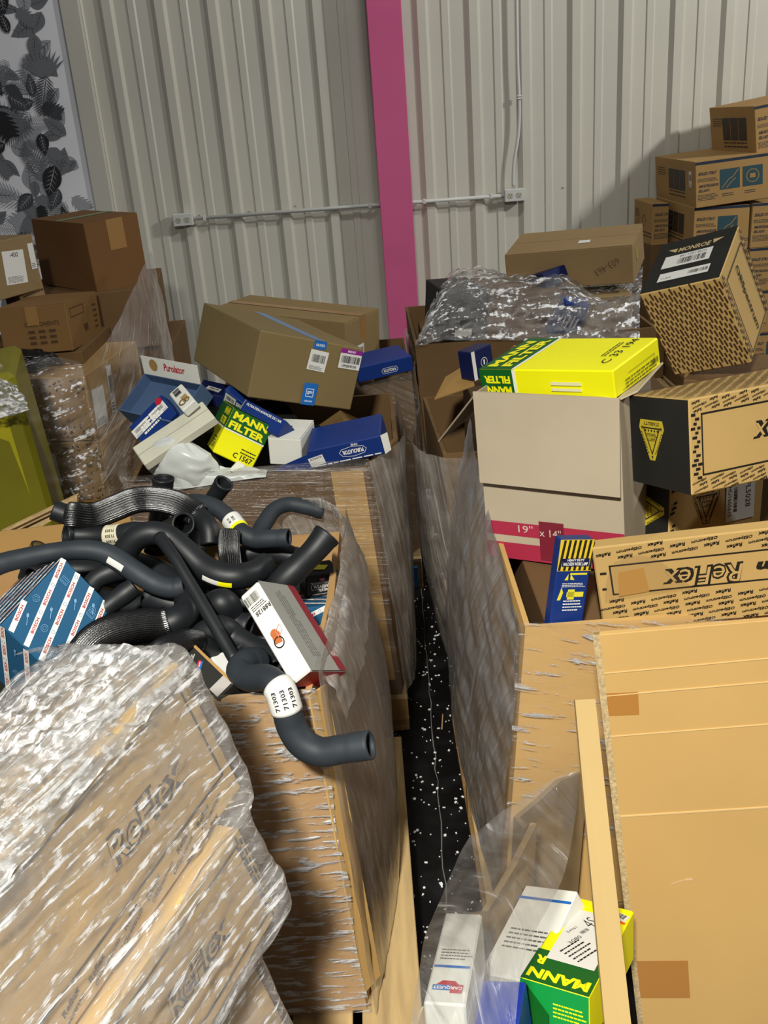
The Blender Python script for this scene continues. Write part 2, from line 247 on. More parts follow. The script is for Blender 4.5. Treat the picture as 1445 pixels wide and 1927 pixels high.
KRAFT = varied('cardboard_kraft', '#b8915f', .10, 3, flute=.10, fdir=(0, 0, 1))
KRAFT_L = varied('cardboard_light', '#caa364', .07, 2.5, flute=.10, fdir=(0, 0, 1))
KRAFT_M = varied('cardboard_printed_kraft', '#bd9c60', .07, 3)
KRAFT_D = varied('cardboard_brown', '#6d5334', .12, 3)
KRAFT_G = varied('cardboard_grey_tan', '#86704e', .10, 3)
KRAFT_S = varied('cardboard_ochre', '#a3804a', .12, 3)
BEIGE = varied('cardboard_beige', '#b7a990', .07, 4)
EDGE = varied('cardboard_cut_edge', '#c9b083', .35, 160, bump=.5)
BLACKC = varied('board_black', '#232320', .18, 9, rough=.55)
WHITEB = varied('board_white', '#dcdcd2', .07, 5, rough=.5)
GREYB = varied('board_grey', '#8e8d86', .08, 6, rough=.55)
YELB = varied('board_yellow', '#f2ee10', .03, 5, rough=.45)
GRNB = flat('print_green', '#0b5a1d', .45)
GRNL = flat('print_bright_green', '#108a3c', .45)
BLUEB = varied('board_blue', '#173274', .12, 6, rough=.38)
BLUEL = varied('board_slate_blue', '#4a6080', .12, 6, rough=.45)
NAVY = varied('board_navy', '#141d49', .15, 6, rough=.4)
TEALB = varied('board_teal_blue', '#27597c', .07, 6, rough=.4)
INK = flat('ink_black', '#1a1813', .6)
INKB = flat('ink_brown', '#4a3018', .7)
INKN = flat('ink_navy', '#1d2b3c', .6)
INKW = flat('ink_white', '#eceae2', .5)
INKY = flat('ink_yellow', '#f4ec12', .45)
INKR = flat('ink_red', '#b5182b', .5)
INKP = flat('ink_purple', '#8a1f86', .5)
INKLB = flat('ink_light_blue', '#7fb0d6', .5)
INKBL = flat('ink_blue', '#1c66b4', .45)
INKO = flat('ink_orange', '#e2561b', .5)
GOLD = flat('ink_gold', '#c0a878', .5)
STICK = flat('label_white', '#d9d8d2', .45)
TAPE = flat('packing_tape_tan', '#b07a3a', .22, spec=.6)
TAPEC = flat('packing_tape_brown', '#96703f', .3, spec=.6)
TAPEB = flat('packing_tape_blue', '#5f7fa6', .35)
RUBBER = varied('rubber_black', '#191c1f', .35, 14, rough=.5, spec=.45)
RUBDUST = varied('rubber_dusty', '#2a3036', .30, 12, rough=.6, spec=.4)
RUBIN = flat('rubber_inner', '#0b0b0c', .7)
SLEEVE = varied('braided_sleeve', '#0a0a0b', .3, 30, rough=.27, spec=1., bump=.25, stretch=(1, 1, 3))
WOOD = varied('pallet_wood', '#b59a6c', .3, 5, rough=.8, bump=.3, stretch=(8, .8, 8))
WOODD = varied('pallet_wood_dark', '#8a6a40', .3, 5, rough=.85, bump=.3, stretch=(1, 8, 8))
WALLP = varied('wall_paint_white', '#cbc8bb', .03, 2, rough=.42, spec=.4)
PINK = varied('column_paint_pink', '#cf5f8c', .05, 3, rough=.42, spec=.4)
PLASTW = flat('plastic_white', '#cfd0cb', .4)
STEEL = flat('screw_steel', '#a9a8a2', .4, .3)

FILM_H = film_mat('stretch_film_taut', 0, .90, .16, freq=75, bump=1., rough=.25, along=13, shine=.2, bd=.02, cth=.522, cmax=1.)
FILM_V = film_mat('stretch_film_side', 80, .62, .62, tint='#cdc5bb', freq=95, bump=.8, rough=.22, along=1.6, bd=.006, cth=.60, cmax=.4)
FILM_X = film_mat('stretch_film_slanted', 35, .84, .35, tint='#a59d94', freq=75, bump=.8, rough=.2, along=2.5, cth=.6, cmax=.45, bd=.008)
FILM_D = film_mat('stretch_film_crumpled', 8, .72, .6, tint='#d4d6d6', freq=60, bump=1., rough=.13, crumple=.7, along=6, shine=1., bd=.01, cth=.85, cmax=.95)
FILM_B = film_mat('poly_liner', 60, .78, .4, tint='#b9b9b8', freq=45, bump=.7, rough=.2, cth=.6, cmax=.45, bd=.006)

# ------------------------------------------------------------------ helpers
def tag(o, label=None, cat=None, group=None, kind=None):
    if label: o['label'] = label
    if cat: o['category'] = cat
    if group: o['group'] = group
    if kind: o['kind'] = kind
    return o
PRINT = {'border_print', 'dash_print', 'line_drawing', 'spot_print', 'small_print', 'leaf_print', 'emblem_print', 'strut_drawing', 'print', 'handwriting', 'barcode', 'shipping_mark'}
def mk(name, verts, faces, mat, parent=None, mw=None, smooth=False, uv=None):
    me = bpy.data.meshes.new(name)
    me.from_pydata([tuple(v) for v in verts], [], faces); me.validate()
    if mat: me.materials.append(mat)
    if smooth: me.polygons.foreach_set('use_smooth', [True] * len(me.polygons))
    if uv:
        ul = me.uv_layers.new(name='UVMap')
        for lp in me.loops: ul.data[lp.index].uv = uv[lp.vertex_index]
    me.update()
    o = bpy.data.objects.new(name, me); COL.objects.link(o)
    if parent is not None and name in PRINT: o['kind'] = 'stuff'
    if parent is not None: o.parent = parent
    if mw is not None: o.matrix_world = mw
    return o
def empty(name, loc=(0, 0, 0), rz=0.):
    o = bpy.data.objects.new(name, None); COL.objects.link(o); o.location = loc; o.rotation_euler = (0, 0, rz)
    o.empty_display_size = .05
    return o
def boxvf(c, s, bev=0.):
    bm = bmesh.new(); bmesh.ops.create_cube(bm, size=1.)
    for v in bm.verts: v.co = Vector((v.co.x * s[0] + c[0], v.co.y * s[1] + c[1], v.co.z * s[2] + c[2]))
    if bev: bmesh.ops.bevel(bm, geom=list(bm.edges), offset=bev, segments=1, affect='EDGES', profile=.5)
    bm.verts.index_update()
    vf = ([v.co.copy() for v in bm.verts], [[v.index for v in f.verts] for f in bm.faces]); bm.free(); return vf
def part(name, c, s, mat, parent, bev=0., rot=None):
    v, f = boxvf((0, 0, 0), s, bev)
    o = mk(name, v, f, mat, parent); o.location = c
    if rot: o.rotation_euler = rot
    return o
_dg = {}
def text_mesh(s, bold=0., shear=0.):
    k = (s, bold, shear)
    if k in _dg: return _dg[k]
    cu = bpy.data.curves.new('t', 'FONT'); cu.body = s; cu.resolution_u = 2; cu.offset = bold; cu.shear = shear
    cu.fill_mode = 'BOTH' if hasattr(cu, 'fill_mode') else cu.fill_mode
    ob = bpy.data.objects.new('t', cu); COL.objects.link(ob)
    dg = bpy.context.evaluated_depsgraph_get(); dg.update()
    me = bpy.data.meshes.new_from_object(ob.evaluated_get(dg))
    vs = [(v.co.x, v.co.y) for v in me.vertices]; fs = [list(p.vertices) for p in me.polygons]
    bpy.data.objects.remove(ob); bpy.data.curves.remove(cu); bpy.data.meshes.remove(me)
    xs = [v[0] for v in vs]; ys = [v[1] for v in vs]
    bb = (min(xs), max(xs), min(ys), max(ys))
    _dg[k] = (vs, fs, bb); return _dg[k]

class Carton:
    """closed box; one mesh, plus printed / taped / flap parts added to its faces. local origin at the centre"""
    def __init__(s, name, key, mat, label, cat='box', group=None, flaps=False, bev=.003, warp=.0, spec=None, grow=None, seed=0, hollow=0.):
        c, e, d = spec if spec else BOX[key]
        d = list(d); c = Vector(c)
        R = Euler([math.radians(q) for q in e], 'XYZ').to_matrix()
        if grow:  # extend a face outward: {'B': .2}
            for f, a in grow.items():
                ax, sg = {'L': (0, -1), 'R': (0, 1), 'F': (1, -1), 'B': (1, 1), 'D': (2, -1), 'T': (2, 1)}[f]
                d[ax] += a; n = Vector((0, 0, 0)); n[ax] = sg * a / 2; c += R @ n
        s.d = Vector(d); s.name = name; s.M = Matrix.Translation(c) @ R.to_4x4(); s.n = 0
        rnd = random.Random(sum(map(ord, name + str(key))) + seed)
        s.off = {}
        for i in (-1, 1):
            for j in (-1, 1):
                for k in (-1, 1): s.off[i, j, k] = Vector([rnd.uniform(-warp, warp) for _ in range(3)])
        if hollow:  # open topped: walls 5 mm thick round a recess
            x, y, z = [q / 2 for q in d]; t = .005
            v = [Vector((sx * (x - a), sy * (y - a), h)) for h, a in ((-z, 0), (z, 0), (z, t), (z - hollow, t)) for sx, sy in ((-1, -1), (1, -1), (1, 1), (-1, 1))]
            f = [[3, 2, 1, 0], [12, 13, 14, 15]] + [[k * 4 + i, k * 4 + (i + 1) % 4, k * 4 + 4 + (i + 1) % 4, k * 4 + 4 + i] for k in range(3) for i in range(4)]
        else: v, f = boxvf((0, 0, 0), d, min(bev, min(d) * .2))
        v = [s.wp(p) for p in v]
        s.o = mk(name, v, f, mat, mw=s.M); s.lift = {}
        tag(s.o, label, cat, group)
        if flaps: s.flaps('T')
    def wp(s, p):
        h = s.d / 2; t = [max(-1, min(1, p[a] / h[a])) for a in range(3)]; q = Vector(p)
        for (i, j, k), o in s.off.items(): q = q + o * ((1 + i * t[0]) * (1 + j * t[1]) * (1 + k * t[2]) / 8)
        return q
    def size(s, face):
        x, y, z = s.d
        return {'F': (x, z), 'B': (x, z), 'L': (y, z), 'R': (y, z), 'T': (x, y), 'D': (x, y)}[face]
    def at(s, face, u, v, up=0.):
        x, y, z = s.d / 2; up += s.lift.get(face, 0)
        p = {'F': lambda: (-x + u, -y - up, -z + v), 'B': lambda: (x - u, y + up, -z + v), 'R': lambda: (x + up, -y + u, -z + v),
             'L': lambda: (-x - up, y - u, -z + v), 'T': lambda: (-x + u, -y + v, z + up), 'D': lambda: (-x + u, y - v, -z - up)}[face]()
        return s.wp(p)
    def flaps(s, face, gap=.002, along='u', mat=None, t=.003):
        W, H = s.size(face); m = mat or s.o.data.materials[0]
        rs = [(.001, .001, W - .001, H / 2 - gap), (.001, H / 2 + gap, W - .001, H - .001)] if along == 'u' else \
             [(.001, .001, W / 2 - gap, H - .001), (W / 2 + gap, .001, W - .001, H - .001)]
        for a, b, c, d in rs:
            v = [s.at(face, *p, h) for h in (-.0005, t) for p in ((a, b), (c, b), (c, d), (a, d))]
            mk('flap', v, [(3, 2, 1, 0), (4, 5, 6, 7), (0, 1, 5, 4), (1, 2, 6, 5), (2, 3, 7, 6), (3, 0, 4, 7)], m, s.o)
        s.lift[face] = t + .0002
    def ink(s, face, name='lettering', mat=None, label=None): return Ink(s, face, name, mat, label)
    def rect(s, face, name, u, v, wd, h, mat, rot=0, label=None):
        return Ink(s, face, name, mat, label).rect(u, v, wd, h, rot).done()
    def text(s, face, txt, u, v, wd=None, h=None, rot=0, mat=None, bold=.02, shear=0., name='lettering'):
        return Ink(s, face, name, mat or INK).text(txt, u, v, wd, h, rot, bold, shear).done()

class Ink:
    """flat print or stickers on one face of a box, in metres from its lower left corner"""
    def __init__(s, box, face, name, mat, label=None):
        s.b = box; s.f = face; s.nm = name; s.mat = mat; s.v = []; s.fc = []; s.label = label
        box.n += 1; s.up = .0006 + .00025 * box.n if box.n < 12 else .0035 + .0001 * min(box.n, 30)
    def add(s, pts, faces):
        k = len(s.v); s.v += [s.b.at(s.f, p[0], p[1], s.up) for p in pts]; s.fc += [[i + k for i in f] for f in faces]; return s
    def rect(s, u, v, wd, h, rot=0):
        c, n = math.cos(math.radians(rot)), math.sin(math.radians(rot))
        return s.add([(u + c * x - n * y, v + n * x + c * y) for x, y in ((-wd / 2, -h / 2), (wd / 2, -h / 2), (wd / 2, h / 2), (-wd / 2, h / 2))], [(0, 1, 2, 3)])
    def quad(s, a, b, c, d): return s.add([a, b, c, d], [(0, 1, 2, 3)])
    def poly(s, pts): return s.add(pts, [list(range(len(pts)))])
    def line(s, pts, wd, closed=False):
        pts = list(pts) + ([pts[0]] if closed else [])
        for (a, b), (c, d) in zip(pts, pts[1:]):
            l = math.hypot(c - a, d - b)
            if l < 1e-6: continue
            s.rect((a + c) / 2, (b + d) / 2, l + wd, wd, math.degrees(math.atan2(d - b, c - a)))
        return s
    def ring(s, u, v, r, wd, n=20, sx=1.):
        return s.line([(u + sx * r * math.cos(2 * math.pi * i / n), v + r * math.sin(2 * math.pi * i / n)) for i in range(n)], wd, True)
    def disc(s, u, v, r, n=18): return s.poly([(u + r * math.cos(2 * math.pi * i / n), v + r * math.sin(2 * math.pi * i / n)) for i in range(n)])
    def text(s, txt, u, v, wd=None, h=None, rot=0, bold=.02, shear=0.):
        vs, fs, (x0, x1, y0, y1) = text_mesh(txt, bold, shear)
        sx = wd / (x1 - x0) if wd else None; sy = h / (y1 - y0) if h else None
        sx = sx or sy; sy = sy or sx
        c, n = math.cos(math.radians(rot)), math.sin(math.radians(rot)); cx, cy = (x0 + x1) / 2, (y0 + y1) / 2
        return s.add([(u + c * (x - cx) * sx - n * (y - cy) * sy, v + n * (x - cx) * sx + c * (y - cy) * sy) for x, y in vs], fs)
    def outline(s, txt, u, v, wd, h, rot=0, shear=0., fat=.055): return s.text(txt, u, v, wd, h, rot, fat, shear)
    def bars(s, u, v, wd, h, rot=0, n=22, seed=1):
        rn = random.Random(seed); x = -wd / 2; c, k = math.cos(math.radians(rot)), math.sin(math.radians(rot))
        while x < wd / 2:
            b = wd / n * rn.choice((.35, .6, .9)); xm = x + b / 2
            s.rect(u + c * xm, v + k * xm, b, h, rot); x += b + wd / n * rn.choice((.35, .5, .8))
        return s
    def lines(s, u, v, wd, h, n, rot=0, seed=2, th=.35):
        rn = random.Random(seed); c, k = math.cos(math.radians(rot)), math.sin(math.radians(rot))
        for i in range(n):
            y = h / 2 - h * (i + .5) / n; x = -wd / 2
            end = wd / 2 * rn.uniform(.3, 1)
            while x < end:
                l = wd * rn.uniform(.06, .18); xm = x + l / 2
                s.rect(u + c * xm - k * y, v + k * xm + c * y, l, h / n * th, rot); x += l + wd * .025
        return s
    def done(s):
        o = mk(s.nm, s.v, s.fc, s.mat, s.b.o)
        if s.label: o['label'] = s.label
        return o

def sticker(b, face, u, v, wd, h, rot=0, name='barcode_label', bars=True, txt=None, lines=3, seed=1, mat=None):
    """white paper label with bars and small print as its sub-part"""
    st = Ink(b, face, name, mat or STICK).rect(u, v, wd, h, rot).done()
    i = Ink(b, face, 'print', INK); c, k = math.cos(math.radians(rot)), math.sin(math.radians(rot))
    P = lambda x, y: (u + c * x - k * y, v + k * x + c * y)
    if bars: i.bars(*P(0, -.08 * h if txt else .1 * h), wd * .7, h * .38, rot, 20, seed)
    if txt: i.text(txt, *P(0, .3 * h), wd * .8, h * .2, rot)
    if lines: i.lines(*P(0, -.36 * h), wd * .8, h * .2, lines, rot, seed)
    o = i.done(); o.parent = st
    return st

def catmull(pts, n):
    P = [Vector(p) for p in pts]; out = []
    P = [P[0] * 2 - P[1]] + P + [P[-1] * 2 - P[-2]]
    m = len(P) - 3
    for i in range(n):
        t = i / (n - 1) * m; k = min(int(t), m - 1); t -= k
        a, b, c, d = P[k:k + 4]
        out.append(.5 * ((2 * b) + (c - a) * t + (2 * a - 5 * b + 4 * c - d) * t * t + (3 * b - a - 3 * c + d) * t ** 3))
    return out
def grid_interp(rows, nu, nv):
    cols = [catmull(r, nu) for r in rows]
    return [[None] * nu for _ in range(nv)] if not cols else list(map(list, zip(*[catmull([cols[j][i] for j in range(len(cols))], nv) for i in range(nu)])))
NOFILM = False
def film(name, rows, mat, label, nu=90, nv=70, amp=.004, freq=14., stretch=(1, 1), group=None, ridge=0., seed=0, parent=None, flip=False):
    if NOFILM: return empty(name)
    G = grid_interp(rows, nu, nv)
    un = [0.]
    for i in range(1, nu): un.append(un[-1] + sum((G[j][i] - G[j][i - 1]).length for j in range(0, nv, 6)) / len(range(0, nv, 6)))
    vn = [0.]
    for j in range(1, nv): vn.append(vn[-1] + sum((G[j][i] - G[j - 1][i]).length for i in range(0, nu, 6)) / len(range(0, nu, 6)))
    V = []; UV = []
    for j in range(nv):
        for i in range(nu):
            a = G[j][min(i + 1, nu - 1)] - G[j][max(i - 1, 0)]; b = G[min(j + 1, nv - 1)][i] - G[max(j - 1, 0)][i]
            n = a.cross(b); n = n.normalized() if n.length > 1e-9 else Vector((0, -1, 0))
            q = Vector((un[i] * freq * stretch[0] + seed, vn[j] * freq * stretch[1], seed * .37))
            h = noise.noise(q) + .5 * noise.noise(q * 2.3)
            if ridge: h += ridge * (1 - 2 * abs(noise.noise(q * 1.3 + Vector((9, 3, 1)))))
            V.append(G[j][i] + n * h * amp); UV.append((un[i], vn[j]))
    F = [(j * nu + i, j * nu + i + 1, (j + 1) * nu + i + 1, (j + 1) * nu + i) for j in range(nv - 1) for i in range(nu - 1)]
    o = mk(name, V, F, mat, parent, smooth=True, uv=UV)
    if not parent: tag(o, label, 'film', group)
    return o

def sweep(path, prof, mat, name, parent=None, seg=20, inner=True, ribs=0, wall=.005, capdepth=.07, end=(1, 1)):
    """tube along path with radius prof(t); open, hollow ends"""
    n = len(path); T = [(path[min(i + 1, n - 1)] - path[max(i - 1, 0)]).normalized() for i in range(n)]
    up = Vector((0, 0, 1)) if abs(T[0].z) < .9 else Vector((1, 0, 0))
    N = [(up - T[0] * up.dot(T[0])).normalized()]
    for i in range(1, n):
        q = N[-1] - T[i] * N[-1].dot(T[i]); N.append(q.normalized())
    V = []; F = []
    def ring(i, r, rib=0.):
        B = T[i].cross(N[i]); k = len(V)
        for j in range(seg):
            a = 2 * math.pi * j / seg; rr = r + (rib * abs(math.sin(a * ribs / 2)) if ribs else 0)
            V.append(path[i] + (N[i] * math.cos(a) + B * math.sin(a)) * rr)
        return k
    def bridge(a, b):
        for j in range(seg): F.append((a + j, a + (j + 1) % seg, b + (j + 1) % seg, b + j))
    ks = [ring(i, prof(i / (n - 1))[0], prof(i / (n - 1))[1]) for i in range(n)]
    for a, b in zip(ks, ks[1:]): bridge(a, b)
    for e, order in ((0, range(n)), (1, range(n - 1, -1, -1))):
        order = list(order); i0 = order[0]; r0 = prof(i0 / (n - 1))[0]
        if end[e]:
            prev = ks[i0]; k = ring(i0, r0 - wall); bridge(k, prev) if e == 0 else bridge(prev, k); prev = k; L = 0
            for a, b in zip(order, order[1:]):
                L += (path[a] - path[b]).length
                k = ring(b, prof(b / (n - 1))[0] - wall); bridge(k, prev) if e == 0 else bridge(prev, k); prev = k
                if L > capdepth: break
            F.append([prev + j for j in range(seg)][::(1 if e == 0 else -1)])
        else: F.append([ks[i0] + j for j in range(seg)][::(-1 if e == 0 else 1)])
    return mk(name, V, F, mat, parent, smooth=True)
def pipe(name, pts, r, mat, parent=None, seg=10, n=None):
    path = [Vector(p) for p in pts] if n is None else catmull(pts, n)
    return sweep(path, lambda t: (r, 0), mat, name, parent, seg, end=(0, 0))
def slab(name, quad, t, mat, parent=None, nrm=None):
    """thin sheet with thickness t from 3+ outline points"""
    q = [Vector(p) for p in quad]; n = (q[1] - q[0]).cross(q[2] - q[0]).normalized() if nrm is None else Vector(nrm)
    m = len(q); V = q + [p + n * t for p in q]
    F = [list(range(m))[::-1], [m + i for i in range(m)]] + [(i, (i + 1) % m, m + (i + 1) % m, m + i) for i in range(m)]
    return mk(name, V, F, mat, parent)
def loft_bin(name, rings, t, mat, label, cat='bin', rim=None, bottom=True):
    """open cardboard bin from horizontal rings [(z or [z..], [(x,y)..])..] bottom to top, with wall thickness"""
    R = []
    for z, pts in rings:
        zs = z if isinstance(z, (list, tuple)) else [z] * len(pts)
        R.append([Vector((p[0], p[1], zz)) for p, zz in zip(pts, zs)])
    m = len(R[0]); c = sum((p for p in R[-1]), Vector()) / m
    def inset(r):
        cc = sum(r, Vector()) / m; o = []
        for p in r:
            d = Vector((cc.x - p.x, cc.y - p.y, 0)).normalized(); o.append(p + d * t * 1.3)
        return o
    V = []; F = []
    for r in R: V += r
    for r in R: V += inset(r)
    K = len(R)
    for k in range(K - 1):
        for i in range(m):
            j = (i + 1) % m
            F.append((k * m + i, k * m + j, (k + 1) * m + j, (k + 1) * m + i))
            F.append(((K + k) * m + j, (K + k) * m + i, (K + k + 1) * m + i, (K + k + 1) * m + j))
    for i in range(m):
        j = (i + 1) % m; F.append(((K - 1) * m + i, (K - 1) * m + j, (2 * K - 1) * m + j, (2 * K - 1) * m + i))
    F.append(list(range(m))[::-1]); F.append([K * m + i for i in range(m)])
    o = mk(name, V, F, mat); tag(o, label, cat); return o
def ring_rows(rings, idx, grow, nz=None):
    """film rows following part of a bin's rings, pushed outward by grow"""
    rows = []
    for z, pts in rings:
        cx = sum(p[0] for p in pts) / len(pts); cy = sum(p[1] for p in pts) / len(pts); row = []
        for i in idx:
            p = Vector((pts[i][0] - cx, pts[i][1] - cy)); p = p * (1 + grow / p.length)
            zz = z[i] if isinstance(z, (list, tuple)) else z
            row.append((p.x + cx, p.y + cy, zz))
        rows.append(row)
    return rows
def pallet(x0, x1, y0, y1, label, rot=0., blue=None):
    W, D = x1 - x0, y1 - y0
    e = empty('pallet', ((x0 + x1) / 2, (y0 + y1) / 2, 0), rot); tag(e, label, 'pallet', 'wooden pallets under the bins')
    nb = max(5, int(W / .135)); bw = (W - .02 * (nb - 1)) / nb
    for i in range(nb): part('deck_board', (-W / 2 + bw / 2 + i * (bw + .02), 0, .129), (bw, D, .018), WOOD, e, .002)
    for y in (-D / 2 + .02, 0, D / 2 - .02): part('stringer', (0, y, .07), (W, .04, .1), WOODD, e, .002)
    for x in (-W / 2 + .05, 0, W / 2 - .05): part('bottom_board', (x, 0, .0105), (.1, D, .019), WOODD, e, .002)
    if blue: part('blue_block', blue, (.07, .012, .09), flat('paint_blue', '#1f6aa8', .6), e)
    return e

# ================================================================== the room
def build_floor():
    m, nt, b = base_mat('floor_black_epoxy'); N = nt.nodes; L = nt.links
    b.inputs['Base Color'].default_value = (.004, .004, .005, 1); b.inputs['Roughness'].default_value = .42; b.inputs['Specular IOR Level'].default_value = .3
    tc = N.new('ShaderNodeTexCoord'); n = N.new('ShaderNodeTexNoise'); n.inputs['Scale'].default_value = 7; n.inputs['Detail'].default_value = 8
    L.new(tc.outputs['Object'], n.inputs['Vector'])
    r = N.new('ShaderNodeMapRange'); r.inputs[1].default_value = .5; r.inputs[2].default_value = .85; r.inputs[3].default_value = .003; r.inputs[4].default_value = .02
    L.new(n.outputs[0], r.inputs[0]); L.new(r.outputs[0], b.inputs['Base Color'])
    v, f = boxvf((0, 3, -.05), (9, 9, .1)); tag(mk('floor', v, f, m), 'black floor of the aisle between the pallets', kind='structure')
    fl = bpy.data.objects['floor']
    pts = [(.085 + .028 * (y - 2) + random.uniform(-.004, .004), y, .001) for y in [1.2 + .06 * i for i in range(50)]]
    V = []; F = []
    for i, p in enumerate(pts):
        w_ = random.uniform(.0007, .0018); V += [(p[0] - w_, p[1], .0012), (p[0] + w_, p[1], .0012)]
        if i: F.append((2 * i - 2, 2 * i - 1, 2 * i + 1, 2 * i))
    mk('crack', V, F, flat('crack_grey', '#6d6a66', .9), fl)
    V = []; F = []; rn = random.Random(4)
    for _ in range(900):
        x = rn.uniform(-.12, .34); y = rn.uniform(1.3, 4.2); s = rn.choice((.0012, .0017, .0022, .003, .0042)); a = rn.uniform(0, 3.14); h = rn.uniform(.001, .003)
        k = len(V); e = rn.uniform(.4, 1)
        for dx, dy in ((-1, -e), (1, -e), (1, e), (-1, e)):
            for z in (.0002, h): V.append((x + s * (dx * math.cos(a) - dy * math.sin(a)), y + s * (dx * math.sin(a) + dy * math.cos(a)), z))
        F += [(k, k + 2, k + 4, k + 6)[::-1], (k + 1, k + 3, k + 5, k + 7), (k, k + 2, k + 3, k + 1), (k + 2, k + 4, k + 5, k + 3), (k + 4, k + 6, k + 7, k + 5), (k + 6, k, k + 1, k + 7)]
    tag(mk('debris_chips', V, F, flat('foam_chip_white', '#e6e6e2', .7)), 'tiny white chips and crumbs scattered over the black floor', 'debris', kind='stuff')
build_floor()

def build_wall():
    per = .3048; x0 = 1.6115; ps = []
    xa, xb = -1.535, 3.4
    k0 = int((xa - x0) / per) - 2
    for k in range(k0, k0 + 24):
        b = x0 + k * per
        for dx, d in ((0, 0), (.026, .024), (.074, .024), (.092, 0), (.165, 0), (.170, .007), (.208, .007), (.218, 0)): ps.append((b + dx, d))
    ps = [(x, d) for x, d in ps if xa < x < xb]; ps = [(xa, 0)] + ps + [(xb, 0)]
    V = []; F = []
    for x, d in ps: V += [(x, 6.47 - d, 0), (x, 6.47 - d, 3.6)]
    for i in range(len(ps) - 1): F.append((2 * i, 2 * i + 2, 2 * i + 3, 2 * i + 1))
    n = len(V)
    V += [(xa, 6.6, 0), (xb, 6.6, 0), (xb, 6.6, 3.6), (xa, 6.6, 3.6)]; F += [(n + 1, n, n + 3, n + 2)]
    wl = mk('wall_back', V, F, WALLP); tag(wl, 'white ribbed sheet metal wall behind the pallets', kind='structure')
    for p in PTS['screws']:
        v, f = boxvf((0, 0, 0), (.009, .009, .009), .003)
        o = mk('screw', v, f, STEEL, wl); o.location = (p[0], 6.464, p[2])
    tr = mk('trim_1', *boxvf((-1.588, 6.44, 1.8), (.106, .06, 3.6), .002), WALLP); tag(tr, 'smooth white upright trim beside the wallpaper', kind='structure')
    # wallpaper panel
    pn = mk('wall_left', *boxvf((-2.44, 6.46, 1.8), (1.6, .06, 3.6)), varied('wallpaper_ground', '#f2f2f6', .04, 4)); tag(pn, 'wall covered in black and white tropical leaf wallpaper', kind='structure')
    sh = [flat('leaf_grey_%d' % i, c, .7) for i, c in enumerate(('#26272a', '#47494d', '#75777c', '#a4a6ab'))]
    sets = [([], []) for _ in sh]; rn = random.Random(12); lay = [0]
    def put(s, pts):
        V, F = sets[s]; k = len(V); y = 6.4293 - lay[0] * .0000015
        V += [(p[0], y, p[1]) for p in pts]; F.append([k + i for i in range(len(pts))])
    def leaf(s, x, z, a, l, wd, n=9):
        ca, sa = math.cos(a), math.sin(a); up = []; dn = []
        for i in range(n + 1):
            t = i / n; h = wd * math.sin(math.pi * t ** .8) * (1 - .15 * t)
            up.append((t * l, h)); dn.append((t * l, -h))
        pts = up + dn[::-1][1:-1]
        lay[0] += 1; put(s, [(x + ca * u - sa * v, z + sa * u + ca * v) for u, v in pts])
    def vein(s, x, z, a, l, wd):
        leaf(s, x, z, a, l, wd * .06)
        for i in range(1, 6):
            t = i / 6.5
            for sg in (-1, 1): leaf(s, x + math.cos(a) * l * t, z + math.sin(a) * l * t, a + sg * .8, wd * .9, wd * .035, 4)
    def fan(s, x, z, a, l):
        for i in range(11):
            b = a + (i - 5) * .19; leaf(s, x, z, b, l * (1 - .03 * abs(i - 5)), l * .055, 6)
    def fern(s, x, z, a, l):
        leaf(s, x, z, a, l, .003, 4)
        for i in range(14):
            t = .08 + i / 15
            for sg in (-1, 1): leaf(s, x + math.cos(a) * l * t, z + math.sin(a) * l * t, a + sg * (1.0 - .3 * t), l * .42 * math.sin(math.pi * (.15 + .8 * t)), l * .016, 4)
    def mons(s, x, z, a, l):
        leaf(s, x, z, a, l, l * .16)
        for i in range(6):
            t = .08 + i * .15
            for sg in (-1, 1): leaf(s, x + math.cos(a) * l * t, z + math.sin(a) * l * t, a + sg * 1.0, l * .5 * math.sin(math.pi * (.25 + .6 * t)), l * .07, 6)
    for tier in range(3):
        for _ in range((185, 140, 100)[tier]):
            x = rn.uniform(-3.15, -1.69); z = rn.uniform(.9, 2.8); a = rn.uniform(-2.6, .2) if rn.random() < .6 else rn.uniform(0, 6.28)
            q = rn.random(); s = rn.choice(((2, 3, 3), (1, 2, 2), (0, 0, 1))[tier])
            l = rn.uniform(.10, .20)
            if x + math.cos(a) * l > -1.66: a = math.pi - a
            if q < .16: fan(s, x, z, rn.uniform(-2.2, -.9) if rn.random() < .5 else 1.57, l)
            elif q < .32: fern(min(3, s + 1), x, z, a, l * 1.4)
            elif q < .46: mons(s, x, z, a, l)
            else:
                leaf(s, x, z, a, l, l * rn.uniform(.2, .33)); vein(3 if s < 2 else 1, x, z, a, l * .92, l * .24)
    for (V, F), m in zip(sets, sh):
        V2 = [(min(v[0], -1.643), v[1], v[2]) for v in V]; mk('leaf_print', V2, F, m, pn)
build_wall()

col = empty('steel_column', (.22, 6.3, 0)); tag(col, 'bright pink painted steel column in front of the ribbed wall', 'column')
part('front_flange', (0, 0, 1.8), (.2, .012, 3.6), PINK, col, .003)
part('web', (0, .075, 1.8), (.01, .14, 3.6), PINK, col)

